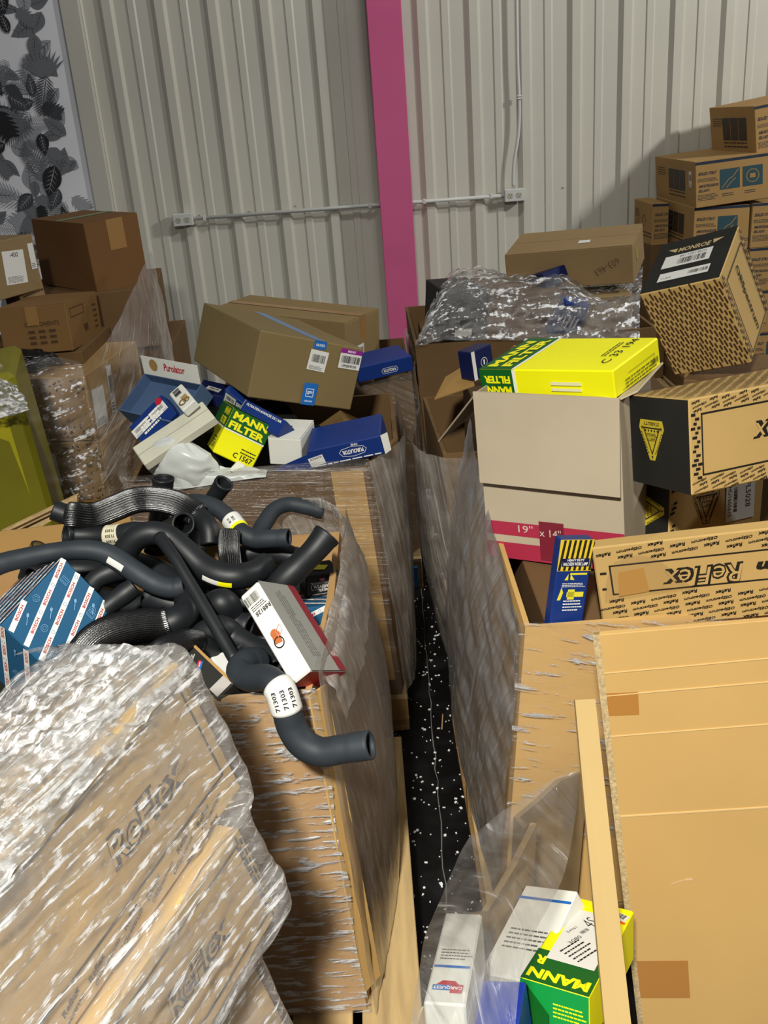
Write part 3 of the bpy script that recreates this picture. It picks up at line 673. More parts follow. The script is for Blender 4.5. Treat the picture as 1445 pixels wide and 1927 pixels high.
def outlet(x, z, label):
    e = empty('wall_outlet', (x, 6.40, z)); tag(e, label, 'outlet')
    part('box', (0, .02, 0), (.125, .05, .075), PLASTW, e, .004)
    part('cover_plate', (0, -.0065, 0), (.118, .003, .07), PLASTW, e, .001)
    for s in (-1, 1):
        V = []; n = 18
        for y in (-.008, -.0105):
            for i in range(n):
                a = 2 * math.pi * i / n; V.append((s * .027 + .019 * math.cos(a), y, max(-.0165, min(.0165, .019 * math.sin(a)))))
        sk = mk('socket', V, [[n + i for i in range(n)][::-1]] + [(i, (i + 1) % n, n + (i + 1) % n, n + i) for i in range(n)], flat('socket_ivory', '#b9b6a6', .45), e)
        for dx, dz, w_, h_ in ((-.007, .004, .0028, .009), (-.007 + .014, .004, .0028, .007), (0, -.008, .005, .005)):
            part('slot', (s * .027 + dx, -.0108, dz), (w_, .001, h_), INK, sk)
outlet(-1.112, 1.281, 'white duplex outlet at the left end of the wall conduit')
outlet(.964, 1.276, 'white duplex outlet at the conduit corner right of the pink column')
e = empty('conduit', (0, 0, 0)); tag(e, 'white horizontal conduit running behind the pink column between two outlets', 'conduit')
pipe('pipe', [(-1.05, 6.42, 1.2805), (.2, 6.42, 1.279), (.9, 6.42, 1.2765)], .0115, PLASTW, e)
for x in (-.98, .06, .40, .82): part('clip', (x, 6.42, 1.279), (.02, .026, .031), PLASTW, e, .003)
e = empty('conduit', (0, 0, 0)); tag(e, 'white upright conduit bending up the wall from the right outlet', 'conduit')
pipe('pipe', PTS['cond'], .0105, PLASTW, e, 10, 40)
for z in (1.845, 1.83): part('coupling', (PTS['cond'][4][0], 6.42, z), (.03, .03, .012), PLASTW, e, .004)

# ================================================================== printed patterns
def dashes(b, face, rect, ang, step, ln, th, mat=None, seed=3, name='dash_print'):
    i = b.ink(face, name, mat or INKB); u0, v0, u1, v1 = rect; rn = random.Random(seed)
    c, k = math.cos(math.radians(ang)), math.sin(math.radians(ang)); D = math.hypot(u1 - u0, v1 - v0); cu, cv = (u0 + u1) / 2, (v0 + v1) / 2
    y = -D; row = 0
    while y < D:
        x = -D + (row * .37 % 1) * ln
        while x < D:
            l = ln * rn.choice((.55, .75, .8)); a, q = cu + c * x - k * y, cv + k * x + c * y
            m = l / 2 * max(abs(c), abs(k) * .6)
            if u0 + m * abs(c) < a < u1 - m * abs(c) and v0 + m * abs(k) < q < v1 - m * abs(k): i.rect(a, q, l, th, ang)
            x += ln
        y += step; row += 1
    return i.done()
def wordrows(b, face, rects, ang, step, wd, h, rot=0, seed=5):
    """slanted rows of the alternating OESpectrum / Reflex border print"""
    i = b.ink(face, 'border_print', INK)
    c, k = math.cos(math.radians(ang)), math.sin(math.radians(ang)); W, H = b.size(face); D = math.hypot(W, H)
    y = -D; row = 0
    while y < D:
        x = -D + (row % 2) * wd * .8; n = 0
        while x < D:
            a, q = W / 2 + c * x - k * y, H / 2 + k * x + c * y; l = wd if n % 2 == 0 else wd * .62
            for (u0, v0, u1, v1) in rects:
                if u0 + l * .45 < a < u1 - l * .45 and v0 + h * .5 + l * .5 * abs(k) * .6 < q < v1 - h * .5 - l * .5 * abs(k) * .6:
                    i.text('OESpectrum' if n % 2 == 0 else 'Reflex', a, q, l, h, ang + rot, .03, .25); break
            x += wd * 1.02; n += 1
        y += step; row += 1
    return i.done()
def frame(b, face, u0, v0, u1, v1, th=.0035):
    return b.ink(face, 'frame_line', INK).line([(u0, v0), (u1, v0), (u1, v1), (u0, v1)], th, True).done()
def outlined(b, face, txt, u, v, wd, h, rot, fill=None, dark=None, shear=.25):
    b.ink(face, 'lettering', dark or INK).text(txt, u, v, wd, h, rot, .06, shear).done()
    b.ink(face, 'lettering', fill or KRAFT_M).text(txt, u, v, wd * .985, h * .80, rot, .0, shear).done()
def triangle_mark(b, face, u, v, h, rot, fill, ink):
    c, k = math.cos(math.radians(rot)), math.sin(math.radians(rot))
    T = lambda x, y: (u + (c * x - k * y) * h, v + (k * x + c * y) * h)
    if fill: b.ink(face, 'triangle_emblem', fill).poly([T(*p) for p in ((-.44, -.5), (.44, -.5), (.5, -.3), (.1, .5), (-.1, .5), (-.5, -.3))]).done()
    i = b.ink(face, 'emblem_print', ink)
    if not fill: i.line([T(*p) for p in ((-.44, -.5), (.44, -.5), (.5, -.3), (.1, .5), (-.1, .5), (-.5, -.3))], h * .02, True)
    i.line([T(-.32, -.3), T(.32, -.3), T(0, .34)], h * .035, True)
    for x in (-.24, -.12, 0, .12, .24): i.rect(*T(x, -.235), h * .05, h * .05, rot + 45)
    for x, y in ((-.38, -.3), (.38, -.3), (0, .42)): i.poly([T(x - .04, y - .03), T(x + .04, y - .03), T(x, y + .06)])
    i.text('STABILITY', *T(0, -.41), h * .62, h * .09, rot)
    i.text('STOPPING', *T(-.29, .08), h * .6, h * .085, rot + 63 ); i.text('STEERING', *T(.29, .08), h * .6, h * .085, rot - 63)
    i.text('SAFETY', *T(0, -.02), h * .3, h * .085, rot); i.text('TRIANGLE', *T(0, -.13), h * .4, h * .085, rot)
    i.done()

# ================================================================== bins and pallets on the left of the aisle
pallet(-1.0, .0, 1.42, 2.45, 'pale wooden pallet beneath the bin of black hoses')
pallet(-.8, .03, 2.67, 3.48, 'wooden pallet beneath the middle left bin of filter boxes')
pallet(-.65, .14, 3.66, 4.5, 'wooden pallet with a blue painted block under the far left bin', blue=(.34, -.428, .06))
pallet(.17, 1.15, 1.75, 2.7, 'wooden pallet under the right bin with the printed cartons')
pallet(.21, 1.05, 2.78, 3.45, 'wooden pallet under the second bin on the right')
pallet(.19, 1.17, 3.88, 4.72, 'wooden pallet under the far right bin by the wall')

def pad(x0, x1, y0, y1, z0, z1, label, mat=KRAFT_D, name='carton'):
    return Carton(name, 'pad%.2f%.2f' % (x0, y0), mat, label, spec=(((x0 + x1) / 2, (y0 + y1) / 2, (z0 + z1) / 2), (0, 0, 0), (x1 - x0, y1 - y0, z1 - z0)))

r_L1 = [(.14, [(-.98, 1.5), (-.116, 1.5), (-.062, 1.85), (-.04, 2.2), (-.98, 2.2)]),
        (.5, [(-.99, 1.49), (-.132, 1.495), (-.064, 1.85), (-.045, 2.2), (-.99, 2.21)]),
        (.75, [(-.99, 1.49), (-.145, 1.5), (-.085, 1.85), (-.075, 2.2), (-.99, 2.21)]),
        (.93, [(-.98, 1.5), (-.155, 1.5), (-.12, 1.85), (-.112, 2.2), (-.98, 2.2)])]
L1 = loft_bin('bulk_bin', r_L1, .012, KRAFT, 'large film wrapped cardboard bin full of black hoses')
slab('corner_flap', [(-.157, 1.488, .93), (-.128, 1.53, .925), (-.082, 1.53, .2), (-.116, 1.488, .2)], .004, KRAFT_L, L1)
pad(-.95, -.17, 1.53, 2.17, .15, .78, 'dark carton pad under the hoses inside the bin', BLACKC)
f1 = film('stretch_film', ring_rows([(.145, r_L1[0][1]), (.34, r_L1[1][1]), (.5, r_L1[1][1]), (.62, r_L1[2][1]), (.75, r_L1[2][1]), (.945, r_L1[3][1])], [0, 1], .014), FILM_H,
          'glossy taut stretch film around the hose bin', 90, 80, .0022, 14, (.5, 4))
film('side_sheet', ring_rows([(.145, r_L1[0][1]), (.5, r_L1[1][1]), (.75, r_L1[2][1]), (.985, r_L1[3][1])], [1, 2, 3], .028), FILM_V, '', 60, 70, .004, 10, (3, .6), parent=f1)
film('rim_gather', [[(-.16, 1.53, .935), (-.125, 1.75, .95), (-.1, 1.95, .985), (-.105, 2.1, 1.0), (-.16, 2.2, 1.0), (-.26, 2.22, .99)],
                    [(-.15, 1.53, .955), (-.115, 1.75, .985), (-.095, 1.95, 1.01), (-.105, 2.12, 1.02), (-.165, 2.21, 1.02), (-.26, 2.225, 1.0)],
                    [(-.115, 1.52, .93), (-.085, 1.75, .95), (-.07, 1.95, .97), (-.085, 2.14, .97), (-.165, 2.23, .97), (-.26, 2.235, .96)],
                    [(-.095, 1.52, .85), (-.06, 1.75, .85), (-.045, 1.95, .87), (-.055, 2.17, .87), (-.15, 2.245, .88), (-.25, 2.245, .88)]], FILM_V, '', 70, 30, .006, 22, (1, 1), ridge=.6, parent=f1)

r_L2 = [(.14, [(-.74, 2.67), (.011, 2.67), (.05, 2.85), (.05, 3.42), (-.75, 3.42)]),
        (.5, [(-.745, 2.665), (-.01, 2.665), (.062, 2.87), (.06, 3.42), (-.75, 3.42)]),
        (.92, [(-.731, 2.67), (-.04, 2.67), (.06, 2.9), (.06, 3.42), (-.75, 3.42)])]
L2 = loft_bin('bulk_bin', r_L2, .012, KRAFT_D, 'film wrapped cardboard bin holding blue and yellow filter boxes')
for k, (za, zb) in enumerate(((.2, .56), (.56, .915))):
    g = lambda z: (.011 + (z - .14) / .78 * -.051)
    slab('tape', [(g(za) - .105, 2.6655 - .002, za), (g(za) - .012, 2.6655 - .002, za), (g(zb) - .012, 2.665 - .002, zb), (g(zb) - .105, 2.665 - .002, zb)], -.0012, KRAFT_L, L2)
slab('inner_flap', PTS['innerflap'], .004, KRAFT_S, L2)
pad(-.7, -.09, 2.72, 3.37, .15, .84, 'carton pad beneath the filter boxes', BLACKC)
f2 = film('stretch_film', ring_rows([(.145, r_L2[0][1]), (.4, r_L2[1][1]), (.65, r_L2[1][1]), (.95, r_L2[2][1])], [0, 1], .014), film_mat('stretch_film_front', 4, .84, .3, tint='#9a8f84', freq=80, bump=.6, rough=.2, along=3, cth=.6, cmax=.5, bd=.008),
          'thin stretch film around the filter box bin', 80, 60, .003, 10, (.6, 3))
film('side_sheet', ring_rows([(.145, r_L2[0][1]), (.5, r_L2[1][1]), (.94, r_L2[2][1])], [1, 2, 3], .02), FILM_V, '', 60, 60, .004, 9, (3, .6), parent=f2)

r_L3 = [(.14, [(-.6, 3.7), (.1, 3.7), (.165, 3.8), (.165, 4.45), (-.6, 4.45)]), (.5, [(-.6, 3.7), (.09, 3.7), (.17, 3.8), (.17, 4.45), (-.6, 4.45)]), (.88, [(-.6, 3.7), (.043, 3.7), (.15, 3.82), (.15, 4.45), (-.6, 4.45)])]
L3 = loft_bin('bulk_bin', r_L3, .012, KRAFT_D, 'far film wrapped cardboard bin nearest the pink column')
pad(-.55, .0, 3.75, 4.4, .15, .86, 'brown carton inside the bin nearest the column')
film('stretch_film', ring_rows([(.15, r_L3[0][1]), (.5, r_L3[1][1]), (.86, r_L3[2][1]), (.93, r_L3[2][1])], [0, 1, 2, 3], .02), FILM_X, 'dull stretch film around the far bin beside the column', 80, 50, .006, 9, (2, 1))

# ================================================================== bins on the right
r_R1 = [(.14, [(.205, 1.74), (1.1, 1.74), (1.1, 2.62), (.2, 2.64)]), (.5, [(.235, 1.735), (1.1, 1.735), (1.1, 2.62), (.22, 2.62)]), (.9, [(.265, 1.72), (1.1, 1.72), (1.1, 2.6), (.27, 2.58)])]
R1 = loft_bin('bulk_bin', r_R1, .012, KRAFT_L, 'film wrapped cardboard bin carrying the printed cartons and the halogen lamp box')
pad(.32, 1.05, 1.78, 2.55, .15, .86, 'brown carton filling the right bin under the beige box')
f3 = film('stretch_film', [[(.258, 2.62, 1.06), (.245, 2.3, 1.02), (.25, 2.0, .95), (.252, 1.72, .905)], [(.2, 2.62, .8), (.19, 2.3, .78), (.205, 2.0, .74), (.238, 1.71, .72)], [(.165, 2.64, .45), (.155, 2.3, .44), (.18, 2.0, .44), (.21, 1.715, .45)], [(.165, 2.66, .16), (.16, 2.3, .16), (.175, 2.0, .16), (.185, 1.72, .16)]],
          film_mat('stretch_film_grey', 68, .44, .75, tint='#c3c9d2', freq=60, bump=.8, rough=.2, along=1.3, bd=.006, cth=.61, cmax=.35), 'grey hazy stretch film pulled down the side of the right bin', 80, 80, .005, 8, (1, 2))
film('front_sheet', [[(.25, 1.712, .915), (.5, 1.705, .905), (.8, 1.705, .89)], [(.235, 1.715, .7), (.5, 1.715, .7), (.8, 1.715, .7)], [(.21, 1.72, .35), (.5, 1.72, .35), (.8, 1.72, .35)]], film_mat('stretch_film_gloss', -14, .95, .08, freq=60, bump=1., rough=.22, along=9, shine=.2, bd=.02, cth=.555, cmax=.95), '', 70, 70, .002, 12, (.6, 4), parent=f3)
r_R2 = [(.14, [(.25, 2.78), (1.0, 2.78), (1.0, 3.4), (.22, 3.4)]), (.5, [(.2, 2.78), (1.0, 2.78), (1.0, 3.4), (.18, 3.4)]), (.9, [(.19, 2.78), (1.0, 2.78), (1.0, 3.4), (.17, 3.4)])]
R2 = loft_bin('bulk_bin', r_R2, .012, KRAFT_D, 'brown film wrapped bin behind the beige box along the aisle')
slab('open_flap', PTS['tanflap'], .004, KRAFT_S, R2)
pad(.31, .93, 2.83, 3.35, .15, .98, 'brown carton inside the bin behind the beige box')
R2film = film('stretch_film', ring_rows([(.15, r_R2[0][1]), (.5, r_R2[1][1]), (.9, r_R2[2][1])], [3, 0, 1], .02), FILM_V, 'brownish stretch film on the bin behind the beige box', 80, 60, .006, 9, (3, .7))
r_R3 = [(.14, [(.2, 3.9), (1.15, 3.9), (1.15, 4.7), (.2, 4.7)]), (.97, [(.176, 3.9), (1.15, 3.9), (1.15, 4.7), (.176, 4.7)])]
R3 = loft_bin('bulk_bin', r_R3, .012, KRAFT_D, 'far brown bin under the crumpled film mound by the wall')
pad(.23, 1.1, 3.95, 4.65, .15, .91, 'brown carton inside the far right bin')

# ================================================================== left rear stack
b = Carton('carton', 'brown', varied('cardboard_umber', '#6f4d2a', .1, 3), 'large plain brown carton on top of the left rear stack', flaps=True, warp=.006)
W, H = b.size('F'); b.rect('F', 'tape', W * .55, H * .78, .09, H * .44, TAPEC); b.rect('T', 'tape', W * .5, b.size('T')[1] * .5, W, .05, flat('tape_green', '#6d7f5c', .4))
b = Carton('carton', 'labelled', KRAFT_G, 'brown carton with a white shipping sheet at the left edge of the photo', grow={'D': .03})
W, H = b.size('F'); sticker(b, 'F', W * .62, H * .5, .13, .14, -4, 'shipping_sheet', bars=False, lines=6); b.text('F', '-400', W * .64, H * .72, .05, None, -4, INK, 0); sticker(b, 'F', W * .93, H * .62, .035, .11, 0, bars=False)
b = Carton('carton', 'small', KRAFT_G, 'small brown carton with handwriting beside the large plain carton', grow={'D': .05})
W, H = b.size('F'); b.ink('F', 'handwriting', INKB).lines(W * .5, H * .6, W * .7, H * .5, 3, 5).done(); b.rect('T', 'paper_slip', W * .5, .04, .07, .025, STICK); b.ink('L', 'shipping_mark', INKP).rect(.07, .05, .02, .035).done()
b = Carton('carton', 'leftcarton', varied('cardboard_russet', '#7c5c34', .1, 3), 'printed brown carton under the small handwritten one', flaps=True, warp=.004, grow={'D': .02, 'L': .02})
W, H = b.size('F'); i = b.ink('F', 'lettering', INKB); i.text('COMPONENTS', W * .62, H * .62, W * .5, .018)
for r in range(3):
    for q in range(3): i.rect(W * (.45 + .15 * q), H * (.46 - .12 * r), .028, .012)
i.done(); b.rect('F', 'tape', W * .5, H * .8, .05, H * .4, TAPEC)
W, H = b.size('R'); b.ink('R', 'shipping_mark', INKB).line([(W * .1, H * .68), (W * .5, H * .68), (W * .5, H * .86), (W * .1, H * .86)], .004, True).rect(W * .5, H * .35, .05, .03).lines(W * .85, H * .5, .05, .12, 5).done()
Carton('carton', 'base3', KRAFT_D, 'dark brown wrapped carton carrying the large plain carton', spec=((-1.32, 4.88, 1.03), (0, 0, 8), (.62, .62, .27)))
Carton('carton', 'base2', KRAFT_D, 'tall brown wrapped carton at the bottom rear of the left stack', spec=((-1.36, 4.86, .5), (0, 0, 3), (.8, .78, .76)))
Carton('carton', 'base5', KRAFT_D, 'tall plain brown carton under the labelled carton at the left edge', spec=((-1.93, 4.42, .69), (0, 0, 10), (.36, .40, 1.09)))
Carton('carton', 'base4', KRAFT_D, 'brown carton low at the left edge under the printed carton', spec=((-1.45, 4.3, .98), (0, 0, 0), (.5, .5, .075)))
for k in range(3):
    c, e_, d = BOX['wrapA']; rr = (0, 0, e_[2]); z = c[2] - k * .272 - (0 if k == 0 else .002 * k)
    b = Carton('carton', 'wrapA%d' % k, KRAFT_S, ('top', 'middle', 'bottom')[k] + ' spotted brown carton in the film wrapped left column', spec=((c[0] + .018 * k, c[1] - .05, z), rr, (d[0], .6, .268)))
    W, H = b.size('F'); i = b.ink('F', 'spot_print', INKB); rn = random.Random(k)
    for _ in range(90):
        y = rn.choice((rn.uniform(.01, .07), rn.uniform(H - .07, H - .01))); i.rect(rn.uniform(.01, W - .01), y, .006, .011, rn.uniform(0, 180))
    i.text('12PK1603', W * .6, .016, .07, .010).done()
    if k == 1: sticker(b, 'F', .05, H * .55, .075, .14, 3, 'shipping_sheet', bars=False, lines=4)
    if k == 0:
        sticker(b, 'R', .1, H * .42, .12, .16, -4, 'shipping_sheet', bars=False, lines=5); sticker(b, 'R', .24, H * .55, .05, .2, -6, 'shipping_strip', bars=True)
pallet(-1.75, -.95, 3.8, 4.6, 'wooden pallet under the film wrapped left column')
film('stretch_film', PTS['fan'], FILM_X, 'fan of dusty stretch film hanging down the left rear stack', 80, 80, .008, 9, (1, 1), ridge=.3)
film('stretch_film', PTS['wrapfront'], film_mat('stretch_film_loose', 10, .90, .2, freq=30, bump=.8, rough=.1, crumple=.5, along=5, cth=.82, cmax=.9, bd=.01), 'clear stretch film on the front of the spotted cartons', 60, 60, .004, 14, (1, 2))
y = Carton('wrapped_block', 'yellow', varied('yellow_plastic_wrap', '#78731a', .18, 4, rough=.35, spec=.5), 'yellow green plastic wrapped block at the left edge', 'block', grow={'D': .66, 'L': .2, 'B': -.1}, bev=.02, warp=.01)
y.rect('F', 'tape', .3, .8, .05, .5, flat('tape_olive', '#a89f22', .3))
film('plastic_scrap', PTS['yfilm'], FILM_D, 'clear crumpled plastic lying over the yellow green block', 50, 40, .012, 22, (1, 1), ridge=.8)

# ================================================================== middle left bin contents
b = Carton('carton', 'gm', varied('cardboard_gm_tan', '#7a6944', .06, 3), 'large tan carton with blue square logo tilted across the filter box bin', warp=.002)
W, H = b.size('F'); D = b.d.y
b.rect('T', 'tape', W * .57, D * .5, .042, D, TAPEB); b.rect('F', 'tape', W * .57, H - .012, .042, .024, INKBL, label='blue packing tape end')
sticker(b, 'F', W * .575, H * .70, .062, .062, -3, lines=4); b.ink('F', 'lettering', INKW).text('GM PARTS', W * .57, H - .012, .03, .008).done()
b.rect('F', 'barcode_label', W * .885, H * .80, .075, .060, STICK); b.rect('F', 'label_header', W * .885, H * .80 + .024, .075, .014, INKP)
b.ink('F', 'lettering', INKW).text('FRIDAY', W * .885, H * .80 + .024, .028, .007).done(); i = b.ink('F', 'print', INK); i.bars(W * .885, H * .795, .062, .022); i.text('LPN220781200', W * .885, H * .795 - .020, .05, .008).done()
b.rect('F', 'tape_logo', W * .56, .034, .046, .068, INKBL); i = b.ink('F', 'logo', INKW); i.line([(W * .56 - .012, .026), (W * .56 + .012, .026), (W * .56 + .012, .05), (W * .56 - .012, .05)], .002, True).text('gm', W * .56, .038, .017).text('GENUINE', W * .56, .012, .026, .005).done()
b = Carton('carton', 'tan', varied('cardboard_tan_dark', '#86704a', .08, 3), 'plain tan carton behind the blue logo carton against the ribbed wall', flaps=True, warp=.003, grow={'D': .05})
W, H = b.size('R'); b.rect('R', 'tape', W * .5, H * .7, .05, H * .6, TAPEC); sticker(b, 'R', W * .42, H * .42, .055, .06, 0); b.rect('T', 'tape', b.d.x * .5, b.d.y * .5, b.d.x, .04, TAPEC)

b = Carton('filter_box', 'c1567', YELB, 'yellow and green air filter box printed C 1567 standing in the bin')
for f_ in ('F', 'L'):
    W, H = b.size(f_); sx = 1 if f_ == 'F' else .9
    b.rect(f_, 'green_band', W / 2, H * .78, W, H * .44, GRNB); b.rect(f_, 'white_line', W / 2, H * .555, W, .004, INKW)
    i = b.ink(f_, 'lettering', INKY)
    if f_ == 'F': i.text('MANN', W * .5, H * .885, W * .86, H * .155, 0, .045); i.text('FILTER', W * .5, H * .68, W * .88, H * .155, 0, .045)
    else: i.text('MANN', W * .72, H * .885, .095, H * .155, 0, .04); i.text('FILTER', W * .72, H * .68, .098, H * .155, 0, .04)
    i.done()
    i = b.ink(f_, 'lettering', INK); i.text('C 1567', W * (.68 if f_ == 'F' else .78), H * .14, .06, H * .12, 0, .02); i.lines(W * .75, H * .27, .045, .02, 2).done()
W, D = b.size('T'); b.rect('T', 'green_band', W / 2, D / 2, W, D, GRNB)
b = Carton('box', 'white', WHITEB, 'plain white box between the yellow filter box and the long blue box', flaps=True)
W, D = b.size('T'); b.ink('T', 'lettering', INK).lines(W * .3, D * .5, .03, .05, 3, 90).done()
b = Carton('filter_box', 'puro', BLUEB, 'long royal blue filter box lying across the bin rim with an open flap', warp=.002)
W, H = b.size('F')
i = b.ink('F', 'lettering', INKW); i.text('PUROLATOR', W * .60, H * .52, .062, .014, 180, .04); i.text('ONE', W * .64, H * .86, .02, .007, 180)
hx = [(W * .60 + .04 * x, H * .52 + .014 * q) for x, q in ((-1, .1), (-.8, .8), (0, 1.15), (.8, .8), (1, .1), (.8, -.8), (0, -1.15), (-.8, -.8))]; i.line(hx, .0013, True)
i.lines(W * .5, H * .12, W * .9, .01, 1, 0).done()
sticker(b, 'F', .022, H * .40, .045, .03, 8, txt='A35470', bars=False, lines=0)
def bflap(pts, mat=BLUEB, parent=None, nm='flap', t=.0015):
    return slab(nm, [parent.matrix_world.inverted() @ Vector(p) for p in pts], t, mat, parent)
bpy.context.view_layer.update()
w0 = b.M @ Vector((-b.d.x / 2, -b.d.y / 2, 0))
ax = (b.M.to_3x3() @ Vector((1, 0, 0))); ay = b.M.to_3x3() @ Vector((0, 1, 0)); az = b.M.to_3x3() @ Vector((0, 0, 1))
bflap([w0 + az * .02, w0 - az * .028, w0 - az * .03 - ax * .10 - ay * .01, w0 + az * .004 - ax * .105 - ay * .015], parent=b.o)
bflap([w0 - az * .028, w0 - az * .028 + ay * .1, w0 - az * .034 - ax * .09 + ay * .09, w0 - az * .03 - ax * .10 - ay * .01], parent=b.o)
w1 = w0 + ax * b.d.x
bflap([w1 + az * .03, w1 - az * .03, w1 - az * .026 + ax * .018 + ay * .012, w1 + az * .03 + ax * .02 + ay * .012], WHITEB, b.o, 'end_flap')
for key, mat, lab in (('blueB1', NAVY, 'dark navy filter box behind the white filter strip'), ('blueB2', BLUEB, 'blue filter box with two barcode labels behind the yellow filter box'),
                      ('blueB3', BLUEB, 'blue filter box under the tilted tan carton with white side print'), ('blueB4', BLUEB, 'blue box corner with a part number label below the bin flap'),
                      ('puroL1', BLUEL, 'slate blue open filter carton at the left of the bin'), ('puroL2', BLUEB, 'blue box with two white barcode labels at the left of the bin'),
                      ('whitepic', WHITEB, 'small white box with a part picture and barcode leaning on the pile'), ('puro3', BLUEB, 'royal blue filter box on the far bin beside the column'),
                      ('blueR2', NAVY, 'small navy box with white side beside the yellow and green filter carton')):
    b = Carton('filter_box', key, mat, lab, hollow=.035 if key == 'puroL1' else 0)
    W, H = b.size('T'); w2, h2 = b.size('F')
    if key == 'blueB1': sticker(b, 'T', W * .5, H * .4, .045, .035, -10)
    if key == 'blueB2': sticker(b, 'F', w2 * .35, h2 * .5, .04, .045, 0); sticker(b, 'F', w2 * .82, h2 * .5, .028, .03, 0, txt='A354', bars=False)
    if key == 'blueB3': b.ink('F', 'lettering', INKW).text("FILTRATION AVANCEE DE L'AIR", w2 * .5, h2 * .8, w2 * .85, .008).done(); b.rect('L', 'white_end', b.size('L')[0] / 2, h2 / 2, b.size('L')[0], h2, WHITEB)
    if key == 'blueB4': sticker(b, 'F', w2 * .4, h2 * .5, .045, .022, 0, txt='A35451', bars=False, lines=0)
    if key == 'puroL1':
        slab('lid_panel', [b.at('T', .004, H - .002, .001), b.at('T', W - .004, H - .002, .001), b.at('T', W - .004, H + .03, .05), b.at('T', .004, H + .03, .05)], .002, WHITEB, b.o)
        b.lift['T'] = .002; q_ = lambda u, v: b.at('T', u, H - .002 + .032 * v, .0050 + .049 * v)
        vs_, fs_, (x0_, x1_, y0_, y1_) = text_mesh('Purolator', .02, .2); mk('lettering', [q_(W * .40 + (x - x0_) / (x1_ - x0_) * .10, .3 + (y - y0_) / (y1_ - y0_) * .4) for x, y in vs_], fs_, INKR, b.o)
        mk('part_picture', [q_(W * .22 + .02 * math.cos(a * .35), .5 + .32 * math.sin(a * .35)) for a in range(18)], [list(range(18))], KRAFT_S, b.o)
        sticker(b, 'L', .06, b.size('L')[1] * .5, .04, .035, 0); pass
    if key == 'puroL2':
        for q in (.2, .72): sticker(b, 'T', W * .42, H * q, .062, .034, 90, txt=None, seed=4)
        b.ink('T', 'lettering', INKW).lines(W * .5, H * .46, .075, .05, 4, 90, th=.6).done(); b.ink('T', 'badge', INKR).disc(W * .15, H * .86, .012).done()
    if key == 'whitepic': b.ink('T', 'barcode', INK).bars(W * .45, H * .78, .03, .022, 90).done(); i = b.ink('T', 'part_picture', flat('ink_tan', '#a58a55', .5)); i.ring(W * .35, H * .28, .010, .005).rect(W * .62, H * .38, .02, .026).ring(W * .68, H * .26, .007, .004).done()
    if key == 'puro3': i = b.ink('F', 'lettering', INKW); i.text('PUROLATOR', w2 * .58, h2 * .4, .05, .012, 180, .03).line([(w2 * .58 + .033 * x, h2 * .4 + .012 * q) for x, q in ((-1, 0), (-.8, .9), (.8, .9), (1, 0), (.8, -.9), (-.8, -.9))], .0013, True).done()
    if key == 'blueR2': b.rect('F', 'white_edge', w2 * .08, h2 * .5, w2 * .16, h2, WHITEB); b.ink('F', 'logo', INKW).ring(w2 * .55, h2 * .5, .014, .002).rect(w2 * .55, h2 * .5, .006, .016).done()
b = Carton('filter_strip', 'whitefilter', varied('filter_media_cream', '#c9c7b4', .06, 10, bump=.3), 'long cream white pleated filter strip lying diagonally on the blue boxes', 'filter')
W, D = b.size('T'); b.ink('T', 'fold_line', flat('crease_grey', '#8a8878', .7)).rect(W / 2, D * .5, W, .0014).done()
def blob(name, c, s, mat, label, cat, amp, freq, seed, flat_b=None):
    bm = bmesh.new(); bmesh.ops.create_icosphere(bm, subdivisions=5, radius=1.)
    for v in bm.verts:
        p = v.co.copy(); q = Vector((p.x * freq + seed, p.y * freq, p.z * freq))
        h = (1 - 2 * abs(noise.noise(q))) + .5 * (1 - 2 * abs(noise.noise(q * 2.1))); r = 1 + amp * h
        v.co = Vector((p.x * s[0] * r, p.y * s[1] * r, p.z * s[2] * r))
        if flat_b is not None: v.co.z = max(v.co.z, flat_b)
    me = bpy.data.meshes.new(name); bm.to_mesh(me); bm.free(); me.materials.append(mat); me.polygons.foreach_set('use_smooth', [True] * len(me.polygons))
    o = bpy.data.objects.new(name, me); COL.objects.link(o); o.location = c; tag(o, label, cat); return o
BAG = varied('bag_white_plastic', '#c8ccc8', .06, 8, rough=.3, spec=.5)
o = blob('plastic_bag', PTS['purobag'][0], (.10, .045, .072), BAG, 'crumpled white plastic bag in the bin beneath the cream filter strip', 'bag', .13, .95, 5.3)
o.rotation_euler = (.2, .35, -.2)
film('bag_skirt', [[(-.64, 2.70, .945), (-.5, 2.70, .95), (-.4, 2.70, .94), (-.33, 2.70, .93)], [(-.64, 2.665, .94), (-.52, 2.66, .94), (-.42, 2.66, .932), (-.33, 2.66, .93)], [(-.62, 2.655, .90), (-.52, 2.652, .905), (-.42, 2.652, .915), (-.33, 2.652, .92)]], BAG,
     'white plastic sheet draped over the front rim of the filter bin', 40, 24, .008, 18, (1, 1), ridge=.7)
b = Carton('filter_box', 'smallwhite', WHITEB, 'narrow white box with black part number below the yellow filter box', spec=((-.425, 2.715, .905), (20, 25, -25), (.03, .05, .08)))
b.ink('F', 'lettering', INK).text('15ASEC', .015, .05, .07, .012, -90).done()
b = Carton('carton', 'darkfill', BLACKC, 'black box deep in the bin behind the yellow filter box', spec=((-.42, 3.0, .93), (8, 4, 20), (.3, .2, .16)))

